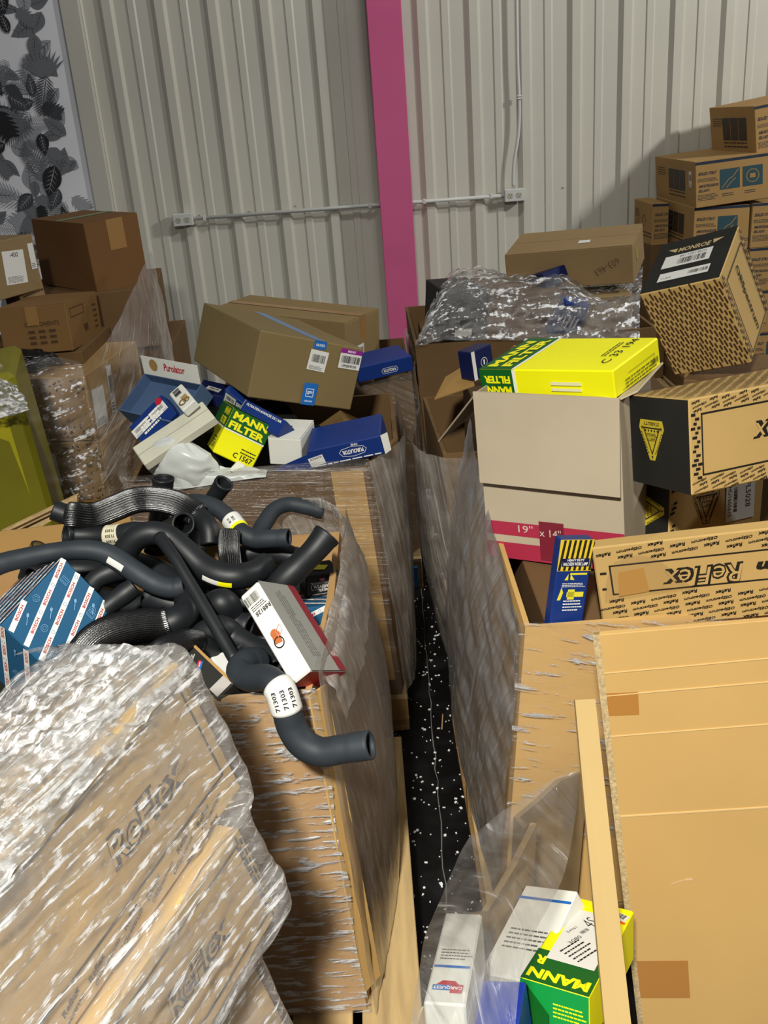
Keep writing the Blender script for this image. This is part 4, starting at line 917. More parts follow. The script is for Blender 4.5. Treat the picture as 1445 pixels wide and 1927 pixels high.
# odds and ends on the left stack and in the aisle
o = blob('plastic_bag', PTS['odds'][0], (.11, .06, .035), flat('bag_black', '#0d0d10', .3), 'black plastic bag crushed between the cartons at the left edge', 'bag', .22, 2.1, 8.2)
b = Carton('box', 'odd1', flat('print_cyan', '#1d7fae', .4), 'tiny cyan box sticking out of the black plastic bag', spec=(PTS['odds'][1], (20, 10, 30), (.05, .04, .03)))
o = blob('grey_scrap', PTS['odds'][2], (.035, .03, .05), flat('bag_grey', '#7d8486', .35), None, None, .25, 1.6, 2.2); o.parent = R2film  # loose grey plastic scrap, only parented to the bin film
o = slab('paper_scrap', [PTS['odds'][3], PTS['odds'][4], PTS['odds'][5], PTS['odds'][6]], .0008, STICK); tag(o, 'white paper scrap standing against the right bin in the aisle', 'paper')
o = mk('wood_splinter', *boxvf((0, 0, 0), (.004, .085, .003), .001), WOOD); o.location = (PTS['odds'][7][0], PTS['odds'][7][1], .003); o.rotation_euler = (0, 0, -.12); tag(o, 'thin wood splinter lying on the black floor', 'splinter')

# ================================================================== black hoses
HL = {'ribbed_top': 'thick ribbed black hose with an open end lying highest across the bin', 'stub_up': 'black hose end standing upright behind the ribbed hose', 'stub_back': 'black hose end pointing up right at the rear of the bin',
      'yellow_tag': 'black hose with a white and yellow paper tag', 'arch_right': 'arched black hose over the rear rim next to a tear in the film', 'big_open': 'wide black hose with a round open mouth at the right rim',
      'ring_end': 'black hose whose round mouth faces the viewer in the middle of the pile', 'label_left': 'black hose with open left end and a cream 71303 band', 'arch_mid': 'large arched black hose in the middle of the pile',
      'long_left': 'long wavy black hose entering from the left edge above the blue striped box', 'braided_low': 'thick braided black hose curving below the blue striped box', 'short_a': 'short black hose end beside the right corner of the blue striped box',
      'short_b': 'black hose elbow behind the blue striped box', 'straight_bar': 'thin straight black hose slanting down the middle of the pile', 'lump_a': 'bent black hose hump left of the white seal box',
      'lump_b': 'lower bent black hose hump in front of the thin straight hose', 'ribbed_back': 'short ribbed black hose standing under the tagged hose', 'braided_small': 'small braided black hose at the front of the pile',
      'front_over': 'dusty grey black hose with a 71303 band hanging over the front rim of the bin', 'brass_cap': 'short black hose end with a brass ring at the left of the pile', 'fill_a': 'black hose buried under the blue striped box', 'fill_b': 'black hose buried under the large arched hose', 'fill_c': 'black hose lying in shadow under the long wavy hose',
      'fill_d': 'black hose lying in shadow under the tagged hose end', 'fill_e': 'black hose in shadow beneath the thin straight hose', 'fill_f': 'black hose in shadow beside the white seal box'}
HP = {}
for key, (r, kind, pts) in HOSE.items():
    n = 14 + 6 * len(pts); path = catmull(pts, n)
    if kind == 'plain':
        sm = lambda t, r=r: (r * (1 + .05 * math.cos(t * 9)) * (1.05 if t < .06 or t > .94 else 1), 0)
        o = sweep(path, sm, RUBDUST if key in ('front_over', 'long_left', 'arch_right', 'yellow_tag') else RUBBER, 'radiator_hose', None, 24)
    else:
        o = sweep(path, lambda t, r=r: (r * .84, 0), RUBBER, 'radiator_hose', None, 24)
        a, z = (.12, .80) if kind == 'ribbed' else (.0, .70)
        if key == 'ribbed_back': a, z = 0, 1
        sp = path[int(a * (n - 1)):int(z * (n - 1)) + 1]
        sweep(catmull(sp, len(sp) * 2), lambda t, r=r, k=kind: (r * .94 if k == 'ribbed' else r * .97, r * (.17 if k == 'ribbed' else .10)), SLEEVE, 'sleeve', o, 160, ribs=32 if kind == 'ribbed' else 54, wall=.002, end=(0, 0))
    tag(o, HL[key], 'hose', 'black hoses heaped in the bin'); HP[key] = (o, path, r)
def hose_band(key, t0, t1, mat, name='paper_band', dr=.0012):
    o, path, r = HP[key]; n = len(path); sp = path[int(t0 * n):int(t1 * n) + 1]
    return sweep(catmull(sp, 14), lambda t: (r * 1.06 + dr, 0), mat, name, o, 30, end=(0, 0))
def hose_text(band, key, tm, lines, width, h, rot=0, ang_step=.55, mat=INK):
    """lettering wrapped on the band, on the side turned to the room's lamp and the aisle"""
    o, path, r = HP[key]; n = len(path); i = int(tm * n); T = (path[i + 1] - path[i - 1]).normalized()
    view = (Vector((0, 0, 1.9)) - path[i]); Nn = (view - T * view.dot(T)).normalized(); B = Nn.cross(T); R = r * 1.06 + .0022
    V = []; F = []
    for k, tx in enumerate(lines):
        vs, fs, (x0, x1, y0, y1) = text_mesh(tx, .02); sx = width / (x1 - x0); sy = h / (y1 - y0); off = (k - (len(lines) - 1) / 2) * ang_step; q = len(V)
        for x, y in vs:
            u, v = (x - (x0 + x1) / 2) * sx, (y - (y0 + y1) / 2) * sy
            if rot: u, v = -u, -v
            a = v / R - off * (1 if not rot else -1); V.append(path[i] + T * u + (Nn * math.cos(a) + B * math.sin(a)) * R)
        F += [[j + q for j in f] for f in fs]
    return mk('print', V, F, mat, band)
hose_band('brass_cap', .02, .16, flat('brass', '#b8923f', .3, .8), 'brass_ring')
bd = hose_band('front_over', .44, .565, STICK); hose_text(bd, 'front_over', .50, ['71303', '71303', '71303'], .034, .0085, 1, .55)
bd = hose_band('label_left', .44, .56, flat('label_cream', '#cfc9ae', .5)); hose_text(bd, 'label_left', .50, ['71303', '71303', '71303'], .022, .007, 1, .5)
bd = hose_band('yellow_tag', .44, .53, STICK); hose_band('yellow_tag', .52, .545, INKY, 'yellow_edge', .0014); hose_text(bd, 'yellow_tag', .485, ['20312', 'II I III'], .014, .006, 0, .45)
def hose_patch(key, t0, t1, mat, name, a0=-.6, a1=.6):
    o, path, r = HP[key]; n = len(path); V = []; F = []; i0, i1 = int(t0 * n), int(t1 * n)
    for i in range(i0, i1 + 1):
        T = (path[i + 1] - path[i - 1]).normalized(); view = Vector((0, 0, 1.9)) - path[i]; Nn = (view - T * view.dot(T)).normalized(); B = Nn.cross(T)
        for k in range(7):
            a = a0 + (a1 - a0) * k / 6; V.append(path[i] + (Nn * math.cos(a) + B * math.sin(a)) * (r * 1.06 + .001))
    m = i1 - i0 + 1
    for i in range(m - 1):
        for k in range(6): F.append((i * 7 + k, i * 7 + k + 1, i * 7 + k + 8, i * 7 + k + 7))
    return mk(name, V, F, mat, o)
hose_patch('long_left', .60, .68, STICK, 'paper_tag', -.75, -.15); hose_patch('arch_mid', .70, .75, INKY, 'yellow_tag', -.9, -.5); hose_patch('arch_mid', .64, .70, STICK, 'paper_tag', -.9, -.5)
b_ = slab('wooden_board', PTS['boardL'], .018, WOOD); tag(b_, 'pale wooden board lying across the rear left corner of the hose bin', 'board')
i_ = slab('lettering', [Vector((p[0], 2.262 - .001, p[2])) for p in ((-.93, 0, .97), (-.80, 0, 1.022), (-.80, 0, 1.027), (-.93, 0, .976))], -.0004, INKB, b_)
b = slab('cardboard_sheet', [(-.98, 2.20, .86), (-.62, 2.20, .86), (-.62, 2.23, 1.0), (-.98, 2.23, .985)], -.006, KRAFT_S); tag(b, 'ochre cardboard sheet standing inside the rear of the hose bin', 'cardboard')

# ================================================================== boxes among the hoses
b = Carton('parts_box', 'bosch', TEALB, 'teal blue parts box with white diagonal lettered stripes among the hoses', warp=.001)
def bosch(b, face, ang, pitch, w_, cutoff=0, first=0.):
    W, H = b.size(face); c, k = math.cos(math.radians(ang)), math.sin(math.radians(ang)); D = math.hypot(W, H)
    st = b.ink(face, 'white_stripe', INKW); tx = b.ink(face, 'lettering', INKR); em = b.ink(face, 'line_drawing', INKLB)
    def clip(p, q):  # segment clipped to the face
        t0, t1 = 0., 1.
        for a, d, hi in ((p[0], q[0] - p[0], W), (p[1], q[1] - p[1], H)):
            if abs(d) < 1e-9:
                if a < 0 or a > hi: return None
                continue
            u, v = -a / d, (hi - a) / d
            if u > v: u, v = v, u
            t0, t1 = max(t0, u), min(t1, v)
        return (t0, t1) if t1 - t0 > .01 else None
    n = -6; rn = random.Random(3)
    while n < 7:
        o = n * pitch + first; n += 1
        mid = (W / 2 - k * o, H / 2 + c * o)
        p, q = (mid[0] - c * D, mid[1] - k * D), (mid[0] + c * D, mid[1] + k * D); cl = clip(p, q)
        if not cl: continue
        A = [p[j] + (q[j] - p[j]) * cl[0] for j in (0, 1)]; B = [p[j] + (q[j] - p[j]) * cl[1] for j in (0, 1)]; L_ = math.hypot(B[0] - A[0], B[1] - A[1])
        m = w_ * .5
        st.rect((A[0] + B[0]) / 2, (A[1] + B[1]) / 2, max(.001, L_ - w_ * .5), w_, ang)
        x = .012 + rn.uniform(0, .02)
        while x + .034 < L_:
            u, v = A[0] + c * (x + .017), A[1] + k * (x + .017); tx.text('BOSCH', u, v, .032, w_ * .55, ang, .03)
            u, v = A[0] + c * (x + .045), A[1] + k * (x + .045)
            if x + .052 < L_: em.ring(u, v, w_ * .28, .0008, 14)
            x += .06
        for s_ in range(3):
            t = rn.uniform(.15, .85) * L_; u, v = A[0] + c * t - k * pitch / 2, A[1] + k * t + c * pitch / 2; e = .011
            if e < u < W - e and e < v < H - e:
                if s_ == 0: em.ring(u, v, .007, .0007, 14); em.ring(u, v, .0035, .0007, 12)
                elif s_ == 1: em.line([(u - .006, v - .008), (u + .006, v - .008), (u + .006, v + .008), (u - .006, v + .008)], .0007, True).line([(u - .003, v - .006), (u - .003, v + .006)], .0006).line([(u + .002, v - .006), (u + .002, v + .006)], .0006)
                else: em.line([(u - .009, v - .006), (u + .009, v + .006)], .0014).rect(u + .006, v + .004, .006, .005, 35)
    st.done(); tx.done(); em.done()
bosch(b, 'F', 18, .037, .0115); bosch(b, 'L', 35, .05, .012); bosch(b, 'T', 0, .03, .010)
b = Carton('parts_box', 'bosch2', TEALB, 'blue striped parts box low in the bin under the black brake pad box', spec=((-.175, 1.93, .84), (-12, 8, 22), (.13, .12, .09)))
bosch(b, 'F', 20, .035, .011); bosch(b, 'T', -30, .035, .011)
b = Carton('seal_box', 'r88', WHITEB, 'long white box with a copper ring picture and grey and red side', warp=.001)
W, H = b.size('F'); i = b.ink('F', 'barcode', INK); i.bars(W * .42, H * .90, .032, .018, 180).text('R88128', W * .62, H * .745, .036, .009, 180).lines(W * .5, H * .81, .03, .012, 3).done()
b.ink('F', 'copper_ring', flat('copper_print', '#b8683a', .4)).rect(W * .50, H * .44, .018, .020, -12).disc(W * .50, H * .49, .0085).done(); b.ink('F', 'seal_ring', INK).ring(W * .5, H * .395, .010, .0022).done(); b.ink('F', 'red_square', flat('print_pink', '#c98f86', .5)).line([(W * .6, H * .44), (W * .88, H * .47), (W * .88, H * .53), (W * .6, H * .5)], .001, True).done()
D, H = b.size('R'); b.rect('R', 'grey_panel', D * .40, H / 2, D * .8, H, GREYB); b.rect('R', 'red_panel', D * .9, H / 2, D * .2, H, flat('print_maroon', '#7e1626', .5)); b.ink('R', 'small_print', flat('ink_grey', '#62625e', .6)).lines(D * .4, H * .38, .09, .03, 4, 90).lines(D * .4, H * .75, .05, .03, 4, 90).done()
W, D = b.size('T'); b.rect('D', 'red_end', b.size('D')[0] / 2, b.size('D')[1] / 2, W, D, INKR)
b = Carton('pad_box', 'wear', BLACKC, 'small black brake pad box with white lettering at the right rim', spec=(BOX['wear'][0], BOX['wear'][1], (.08, .07, .056)))
W, H = b.size('F'); i = b.ink('F', 'lettering', INKW); i.text('WEAREVER', W * .5, H * .50, .045, .009, 0, .03).text('PLATINUM', W * .56, H * .32, .030, .006, 0, .02, .3)
i.line([(W * .5 + .028 * x, H * .5 + .009 * q) for x, q in ((-1, 0), (-.9, .8), (.9, .8), (1, 0), (.9, -.8), (-.9, -.8))], .0009, True).rect(W * .5, H * .16, .05, .0007).rect(W * .5, H * .68, .06, .0007).done()
b.ink('F', 'badge', INKR).rect(W * .48, H * .80, .014, .008).done(); b.ink('F', 'badge_print', INKLB).rect(W * .48, H * .79, .008, .004).done()
b.ink('T', 'yellow_scrap', INKY).poly([(.02, .03), (.05, .02), (.065, .04), (.04, .05)]).done()
b = Carton('parts_box', 'cq', BLACKC, 'small black parts box with a red and blue badge behind the front rim', grow={'D': .02})
W, H = b.size('F'); b.rect('F', 'tan_edge', W * .95, H / 2, W * .12, H, KRAFT_S); b.ink('F', 'badge', INKBL).rect(W * .5, H * .66, .018, .010, 35).done(); b.ink('F', 'badge_red', INKR).rect(W * .56, H * .69, .012, .006, 35).done(); b.ink('F', 'lettering', INKW).text('CARQUEST', W * .5, H * .66, .016, .003, 35).lines(W * .5, H * .85, .015, .008, 3, 35).done(); b.rect('F', 'silver_panel', W * .5, H * .12, W * .8, H * .2, flat('print_silver', '#a7a29c', .35))
for q, (c, e_, d, m, lab) in enumerate((((-.30, 1.62, .90), (15, 10, 30), (.09, .10, .05), STICK, 'white and black box beside the small badge box'), ((-.215, 2.02, .90), (5, 0, 15), (.05, .05, .04), WHITEB, 'tiny white box behind the wide open hose'), ((-.27, 2.06, .93), (20, 12, -30), (.03, .05, .03), KRAFT_S, 'tiny tan box under the tagged hose'),
                                 ((-.235, 1.70, .87), (10, 0, 20), (.10, .10, .06), NAVY, 'dark blue box left of the white seal box'), ((-.27, 1.66, .86), (30, 0, -20), (.05, .03, .05), INKR, 'tiny red and white box near the thin straight hose'))):
    Carton('parts_box', 'small%d' % q, m, lab, spec=(c, e_, d))
rg = []
for rr in (.050, .044):
    rg.append([Vector((-.262 + rr * math.cos(a * math.pi / 16), 1.64 + rr * math.sin(a * math.pi / 16) * .8, .925 + .02 * math.sin(a * math.pi / 16))) for a in range(32)])
o = pipe('rubber_ring', rg[0] + [rg[0][0]], .006, RUBBER, None, 10); tag(o, 'black rubber ring lying beside the white seal box', 'ring')

# ================================================================== near left wrapped stack
b = Carton('printed_carton', 'L0a', KRAFT_M, 'film wrapped printed carton on top of the near left stack', grow={'L': .22}, warp=.004); A0 = b
W, H = b.size('F'); frame(b, 'F', .03, .05, W - .022, H - .03, .004); outlined(b, 'F', 'ReFlex', W - .165, H * .50, .17, .05, 0); wordrows(b, 'F', [(.0, .0, W, .048)], 14, .014, .06, .009); wordrows(b, 'R', [(0, 0, b.d.y, H)], 14, .02, .06, .009)
b = Carton('printed_carton', 'L0b', KRAFT_M, 'film wrapped printed carton second from the top of the near left stack', grow={'L': .25}, warp=.004); B0 = b
W, H = b.size('F'); frame(b, 'F', .03, .02, W - .02, H - .02, .004); outlined(b, 'F', 'ReFlex', W - .17, H * .5, .15, min(.04, H * .5), 0); dashes(b, 'F', (W - .018, 0, W, H), 90, .007, .02, .004, INK)
b = Carton('printed_carton', 'L0c', KRAFT_M, 'film wrapped carton at the bottom of the near left stack', grow={'L': .2, 'D': .3}, warp=.004); C0 = b
def fc(cb, x, y_, z, o=(0, 0, 0)):
    return cb.M @ (Vector((x * cb.d.x / 2, y_ * cb.d.y / 2, z * cb.d.z / 2)) + Vector(o))
rows = []
for k in range(7):
    t = k / 6; dx = -t * .55; xo = (dx + .012, 0, 0)
    f_ = lambda cb, y_, z, oy, oz, ex=0: fc(cb, 1, y_, z, (dx + ex + .012, oy, oz))
    pf = .004 + .006 * math.sin(k * 2.1)
    rows.append([f_(A0, 1, 1, .02, .01 + pf), f_(A0, .2, 1, 0, .016 + pf * .8), f_(A0, -.6, 1, 0, .016 + pf * .4), f_(A0, -1, 1, -.012, .012), f_(A0, -1, .2, -.018, 0), f_(A0, -1, -.95, -.012, 0),
                 f_(B0, -1, 1, -.024, .022), f_(B0, -1, .3, -.022, 0), f_(B0, -1, -.95, -.016, 0), f_(C0, -1, .8, -.016, 0), f_(C0, -1, -1, -.014, 0)])
rows.insert(0, [p + (A0.M.to_3x3() @ Vector((.004, .10, -.02))) for p in rows[0]])
FILM_L0 = film_mat('stretch_film_bunched', 84, .70, .42, tint='#b9b6b2', freq=95, bump=1.0, rough=.18, crumple=.35, along=7, shine=.9, bd=.012, cth=.725, cmax=1.)
f4 = film('stretch_film', rows, FILM_L0, 'thick shiny stretch film bunched over the near left stack', 130, 110, .0045, 16, (1.6, .7), ridge=.5)
o = film('bubble_top', [[fc(A0, 1, .9, 1, (-.02 - .1 * k, .03, .0)) for k in range(6)], [fc(A0, 1, .3, 1, (.0 - .11 * k, 0, .022 + .01 * (k % 2))) for k in range(6)], [fc(A0, 1, -.5, 1, (.0 - .11 * k, 0, .02)) for k in range(6)], [fc(A0, 1, -1, 1, (.0 - .11 * k, -.018, -.012)) for k in range(6)]], FILM_D, '', 110, 70, .006, 30, (1, 1), ridge=.9, parent=f4)

# ================================================================== right stack
b = Carton('carton', 'beige', BEIGE, 'beige storage carton with red size stripes and a folded front flap', warp=.003, hollow=.09, grow={'B': -.1})
W, H = b.size('F'); g = .46 * H
for v, h in ((.085, .034), (.028, .042)): b.rect('F', 'red_stripe', W / 2, v - .012, W, h, flat('print_rose', '#a92b45', .55))
b.rect('F', 'tape', W * .49, .05, .06, .10, flat('tape_dark_clear', '#7a2634', .2)); i = b.ink('F', 'lettering', flat('print_pale', '#cdbfae', .5)); i.text('19"', W * .30, .076, .036, .019, 0, .0); i.text('x 14"', W * .48, .072, .052, .019, 0, .0).done()
v = [b.at('F', *p, q) for q, p in ((.004, (-.004, H + .002)), (.004, (W + .002, H + .002)), (.016, (W, g)), (.016, (.002, g + .006)))]
slab('front_flap', v, -.005, BEIGE, b.o)
iM = b.M.inverted(); D = b.d.y
slab('left_flap', [b.at('L', 0, H), b.at('L', D, H), Vector((-b.d.x / 2 - .12, -D / 2 + .02, H / 2 - .13)), Vector((-b.d.x / 2 - .10, D / 2 - .05, H / 2 - .11))], .004, varied('cardboard_inside', '#8f8069', .08, 4), b.o)
slab('back_flap', [b.at('B', 0, H), b.at('B', W, H), b.at('B', W - .01, H + .035, .06), b.at('B', .01, H + .035, .06)], .004, BEIGE, b.o)
slab('right_flap', [b.at('R', .0, H), b.at('R', D, H), b.at('R', D - .01, H + .02, .03), b.at('R', .02, H + .012, .03)], .004, BEIGE, b.o)

b = Carton('filter_box', 'c33', YELB, 'large flat yellow and green air filter box printed C 33 194', warp=.001)
W, D = b.size('T'); H = b.d.z; gb = .088
b.ink('T', 'green_band', GRNB).poly([(0, 0), (gb, 0), (gb + .004, D * .6), (gb - .002, D), (0, D)]).done(); b.ink('T', 'white_line', INKW).quad((gb, 0), (gb + .007, 0), (gb + .005, D), (gb - .002, D)).done()
b.rect('F', 'green_band', gb / 2, H / 2, gb, H, GRNB); b.rect('F', 'white_line', gb + .004, H / 2, .008, H, INKW); b.rect('L', 'green_side', D / 2, H / 2, D, H, GRNB)
i = b.ink('T', 'lettering', INKY); i.text('MANN', .027, D * .47, D * .82, .026, 90, .045).text('FILTER', .063, D * .5, D * .86, .026, 90, .045).done()
i = b.ink('F', 'lettering', INKY); i.text('MANN', gb * .55, H * .22, .066, H * .3, 180, .045).text('FILTER', gb * .52, H * .62, .07, H * .28, 180, .045).done()
i = b.ink('T', 'part_number', INK); i.text('C 33 194', W * .87, D * .56, D * .74, .019, 90, .0); i.lines(W * .80, D * .6, .09, .014, 2, 90).done()
b.ink('F', 'print_strip', flat('print_pale_yellow', '#e6e3b0', .5)).rect(W * .66, H * .52, .075, .008).rect(W * .66, H * .30, .075, .007).done()
b.ink('R', 'small_print', flat('ink_olive', '#6d6a10', .5)).line([(.03, .01), (D - .05, .01), (D - .03, H * .6), (.06, H * .6)], .0012).lines(D * .5, H * .3, D * .6, H * .35, 3).done(); b.ink('R', 'barcode', INK).bars(D * .86, H * .35, .03, .012).done()

b = Carton('printed_carton', 'monroe_up', KRAFT_M, 'printed tan carton with black end lying on the right stack', grow={'B': .18}, warp=.002)
W, H = b.size('F'); b.rect('F', 'black_end', W / 2, H / 2, W - .003, H - .003, BLACKC); triangle_mark(b, 'F', W * .38, H * .52, .085, 180, flat('emblem_yellow', '#c9b32e', .5), INK)
D, H = b.size('R'); frame(b, 'R', .028, .038, D - .02, H - .032); outlined(b, 'R', 'ReFlex', .235, H * .52, .17, .05, 180); wordrows(b, 'R', [(.0, .0, D, .036), (.0, H - .030, D, H)], 14, .0085, .034, .0052, 180); dashes(b, 'R', (0, .03, .026, H - .03), 0, .009, .014, .005, INK)
dashes(b, 'T', (0, 0, W, b.d.y), 90, .011, .034, .004)
dashes(b, 'L', (0, 0, b.d.y, H), 0, .010, .03, .004)
b = Carton('printed_carton', 'monroe_low', KRAFT_M, 'printed tan carton with a white FL5028 label under the other one', warp=.002, grow={'D': .01, 'B': -.06})
W, H = b.size('F'); b.rect('F', 'black_end', W / 2, H / 2, W - .003, H - .003, BLACKC); triangle_mark(b, 'F', W * .55, H * .5, .08, -85, flat('emblem_yellow', '#c9b32e', .5), INK)
D, H = b.size('R'); triangle_mark(b, 'R', .12, H * .5, .085, 180, None, INK); dashes(b, 'R', (0, 0, .024, H), 15, .010, .02, .006, INK); b.rect('R', 'label', .235, H * .55, .10, .12, STICK)
i = b.ink('R', 'print', INK); i.text('GHU1605610', .198, H * .52, .085, .012, -90, .0).text('FL5028', .262, H * .55, .062, .017, -90, .0).bars(.218, H * .5, .06, .012, -90).done()
b = Carton('printed_carton', 'monroe_front', KRAFT_M, 'long printed tan carton lying in front of the beige carton', grow={'R': .26, 'B': -.125}, warp=.002)
W, H = b.size('F'); frame(b, 'F', .03, .085, W - .02, H - .045); outlined(b, 'F', 'ReFlex', .205, H * .55, .155, .048, 180); outlined(b, 'F', 'OESpectrum', .43, H * .60, .25, .032, 180, fill=INK)
wordrows(b, 'F', [(0, 0, W, .080), (0, H - .040, W, H)], 7, .0135, .050, .0078, 180, 4); dashes(b, 'F', (.004, .08, .024, H - .04), 0, .012, .016, .005, INK)
b.rect('L', 'black_end', b.d.y / 2, H / 2, b.d.y - .003, H - .003, BLACKC); b.ink('F', 'tape', flat('tape_ochre', '#b98c4a', .25, spec=.6)).poly([(.045, .135), (.095, .14), (.10, .085), (.04, .08)]).done()
film('tape_tail', [[b.M @ (b.at('F', u, v, q)) for u, v, q in ((.01, .07, .004), (.06, .075, .005), (.12, .08, .006), (.19, .082, .004))], [b.M @ (b.at('F', u, v, q)) for u, v, q in ((.02, .12, .005), (.07, .13, .006), (.12, .12, .007), (.16, .11, .004))], [b.M @ (b.at('F', u, v, q)) for u, v, q in ((.04, .16, .004), (.07, .17, .004), (.11, .165, .004), (.14, .14, .004))]],
     film_mat('clear_tape', 20, .99, .02, freq=30, bump=.9, rough=.1, along=4, cth=.62, cmax=.5), 'loose clear packing tape on the long printed carton', 40, 30, .001, 30, (1, 1), ridge=.3)
b = Carton('printed_carton', 'monroe_stand', KRAFT_M, 'tilted printed carton with black lettered top at the right', warp=.002)
W, D = b.size('T'); H = b.d.z; b.rect('T', 'black_top', W / 2, D / 2, W - .003, D - .003, BLACKC)
i = b.ink('T', 'logo', GOLD); i.text('MONROE', W * .5, D * .77, .085, .020, 0, .025, .15); i.poly([(W * .5 - .048, D * .77 - .008), (W * .5 - .072, D * .77 + .010), (W * .5 - .046, D * .77 + .010)]).poly([(W * .5 + .05, D * .77 - .006), (W * .5 + .046, D * .77 + .013), (W * .5 + .074, D * .77 + .013)]).done()
b.rect('T', 'barcode_label', W * .46, D * .55, .125, .055, STICK); i = b.ink('T', 'print', INK); i.text('GME1001199', W * .52, D * .55 + .018, .07, .009, 180, 0).bars(W * .52, D * .55 - .006, .07, .026).done()
b.rect('T', 'part_label', W * .50, D * .24, .13, .036, STICK); i = b.ink('T', 'print', INK); i.text('71303', W * .28, D * .24 - .006, .026, .007, 0, 0).bars(W * .68, D * .24, .05, .014).done()
dashes(b, 'F', (.0, .0, W, H), 100, .0085, .026, .0042); D2, H2 = b.size('R'); frame(b, 'R', .03, .012, D2 - .03, H2 - .03); b.text('R', 'OESpectrum', D2 * .5, H2 * .46, .19, .024, -90, INK, .03); dashes(b, 'R', (0, 0, .026, H2), 90, .008, .02, .004); dashes(b, 'R', (D2 - .026, 0, D2, H2), 90, .008, .02, .004)
Carton('carton', 'sup1', KRAFT_D, 'plain brown carton hidden under the tilted printed carton', spec=((1.0, 2.5, 1.02), (0, 0, -30), (.3, .3, .31)))
Carton('carton', 'sup2', KRAFT_D, 'plain brown carton behind the long printed carton at the right edge', spec=((.98, 2.0, .97), (0, 0, -10), (.2, .3, .2)))
b = Carton('lamp_box', 'lamp', BLUEB, 'narrow blue box with yellow and black hazard stripes for a halogen work lamp', grow={'B': -.04})
W, H = b.size('F'); b.rect('F', 'yellow_panel', W / 2, H * .835, W, H * .33, flat('print_hazard_yellow', '#d8b92a', .45)); i = b.ink('F', 'hazard_stripe', INK)
for q in range(7):
    u = W * (.02 + q * .15); i.quad((u, H * .675), (u + W * .075, H * .675), (min(W, u + W * .075 + .006), H * .995), (min(W - .001, u + .006), H * .995))
i.done(); b.rect('F', 'title_panel', W * .52, H * .76, W * .8, H * .085, NAVY)
i = b.ink('F', 'lettering', INKW); i.text('HALOGEN WORK LAMP', W * .52, H * .745, W * .72, .007, 0, .02).text('HEAVY DUTY', W * .52, H * .785, W * .5, .005); i.lines(W * .55, H * .30, W * .5, H * .13, 4).lines(W * .5, H * .52, W * .6, H * .05, 3).done()
i = b.ink('F', 'lamp_picture', flat('print_lamp_yellow', '#d8cf3a', .5)); i.poly([(W * .35, H * .64), (W * .25, H * .575), (W * .36, H * .575)]).poly([(W * .42, H * .64), (W * .42, H * .58), (W * .55, H * .575)]).rect(W * .65, H * .64, W * .5, .004).rect(W * .62, H * .42, W * .5, .011).rect(W * .5, H * .42, W * .2, .022).poly([(W * .1, H * .36), (W * .2, H * .36), (W * .26, H * .44), (W * .2, H * .5)]).done()

b = Carton('carton', 'b603', varied('cardboard_drab', '#8d744f', .07, 3), 'wide taped carton with handwritten number on the far right bin', flaps=True, warp=.003)
W, H = b.size('F'); b.ink('F', 'handwriting', INKB).text('603-463', W * .80, H * .48, .11, .028, 207, -.01).done(); b.rect('T', 'white_tag', W * .6, .12, .05, .045, STICK); b.rect('R', 'yellow_sticker', .12, H * .6, .05, .05, flat('sticker_olive', '#9a9330', .5))
for key, m, lab in (('dark1', BLACKC, 'black box with a small white label under the crumpled film'), ('dark2', KRAFT_D, 'dark brown box under the middle of the crumpled film'), ('dark3', KRAFT_G, 'grey brown box under the right of the crumpled film')):
    b = Carton('carton', key, m, lab)
    if key == 'dark1': b.rect('F', 'white_label', .08, .035, .075, .03, STICK)
b = Carton('filter_box', 'bluebar', BLUEB, 'blue box leaning out of the crumpled film by the yellow filter carton'); b.ink('F', 'lettering', INKW).lines(b.d.x * .5, b.d.z * .5, .05, .08, 4, 90).done()
Carton('filter_box', 'bluetop', NAVY, 'navy box poking up before the wide taped carton')
film('stretch_film', PTS['mound'], film_mat('stretch_film_mound', 6, .82, .32, tint='#a7a5a3', freq=28, bump=1., rough=.16, crumple=.5, along=6, shine=.7, bd=.01, cth=.80, cmax=.9), 'crumpled shiny film mound over dark boxes at the far right bin', 130, 70, .012, 11, (1, 1.6), ridge=.8)
b = slab('cardboard_flap', [(.40, 3.3, .98), (.47, 3.2, 1.11), (.62, 3.25, 1.06), (.6, 3.35, .98)], .004, KRAFT_S); tag(b, 'ochre cardboard flap standing up behind the navy box', 'cardboard')

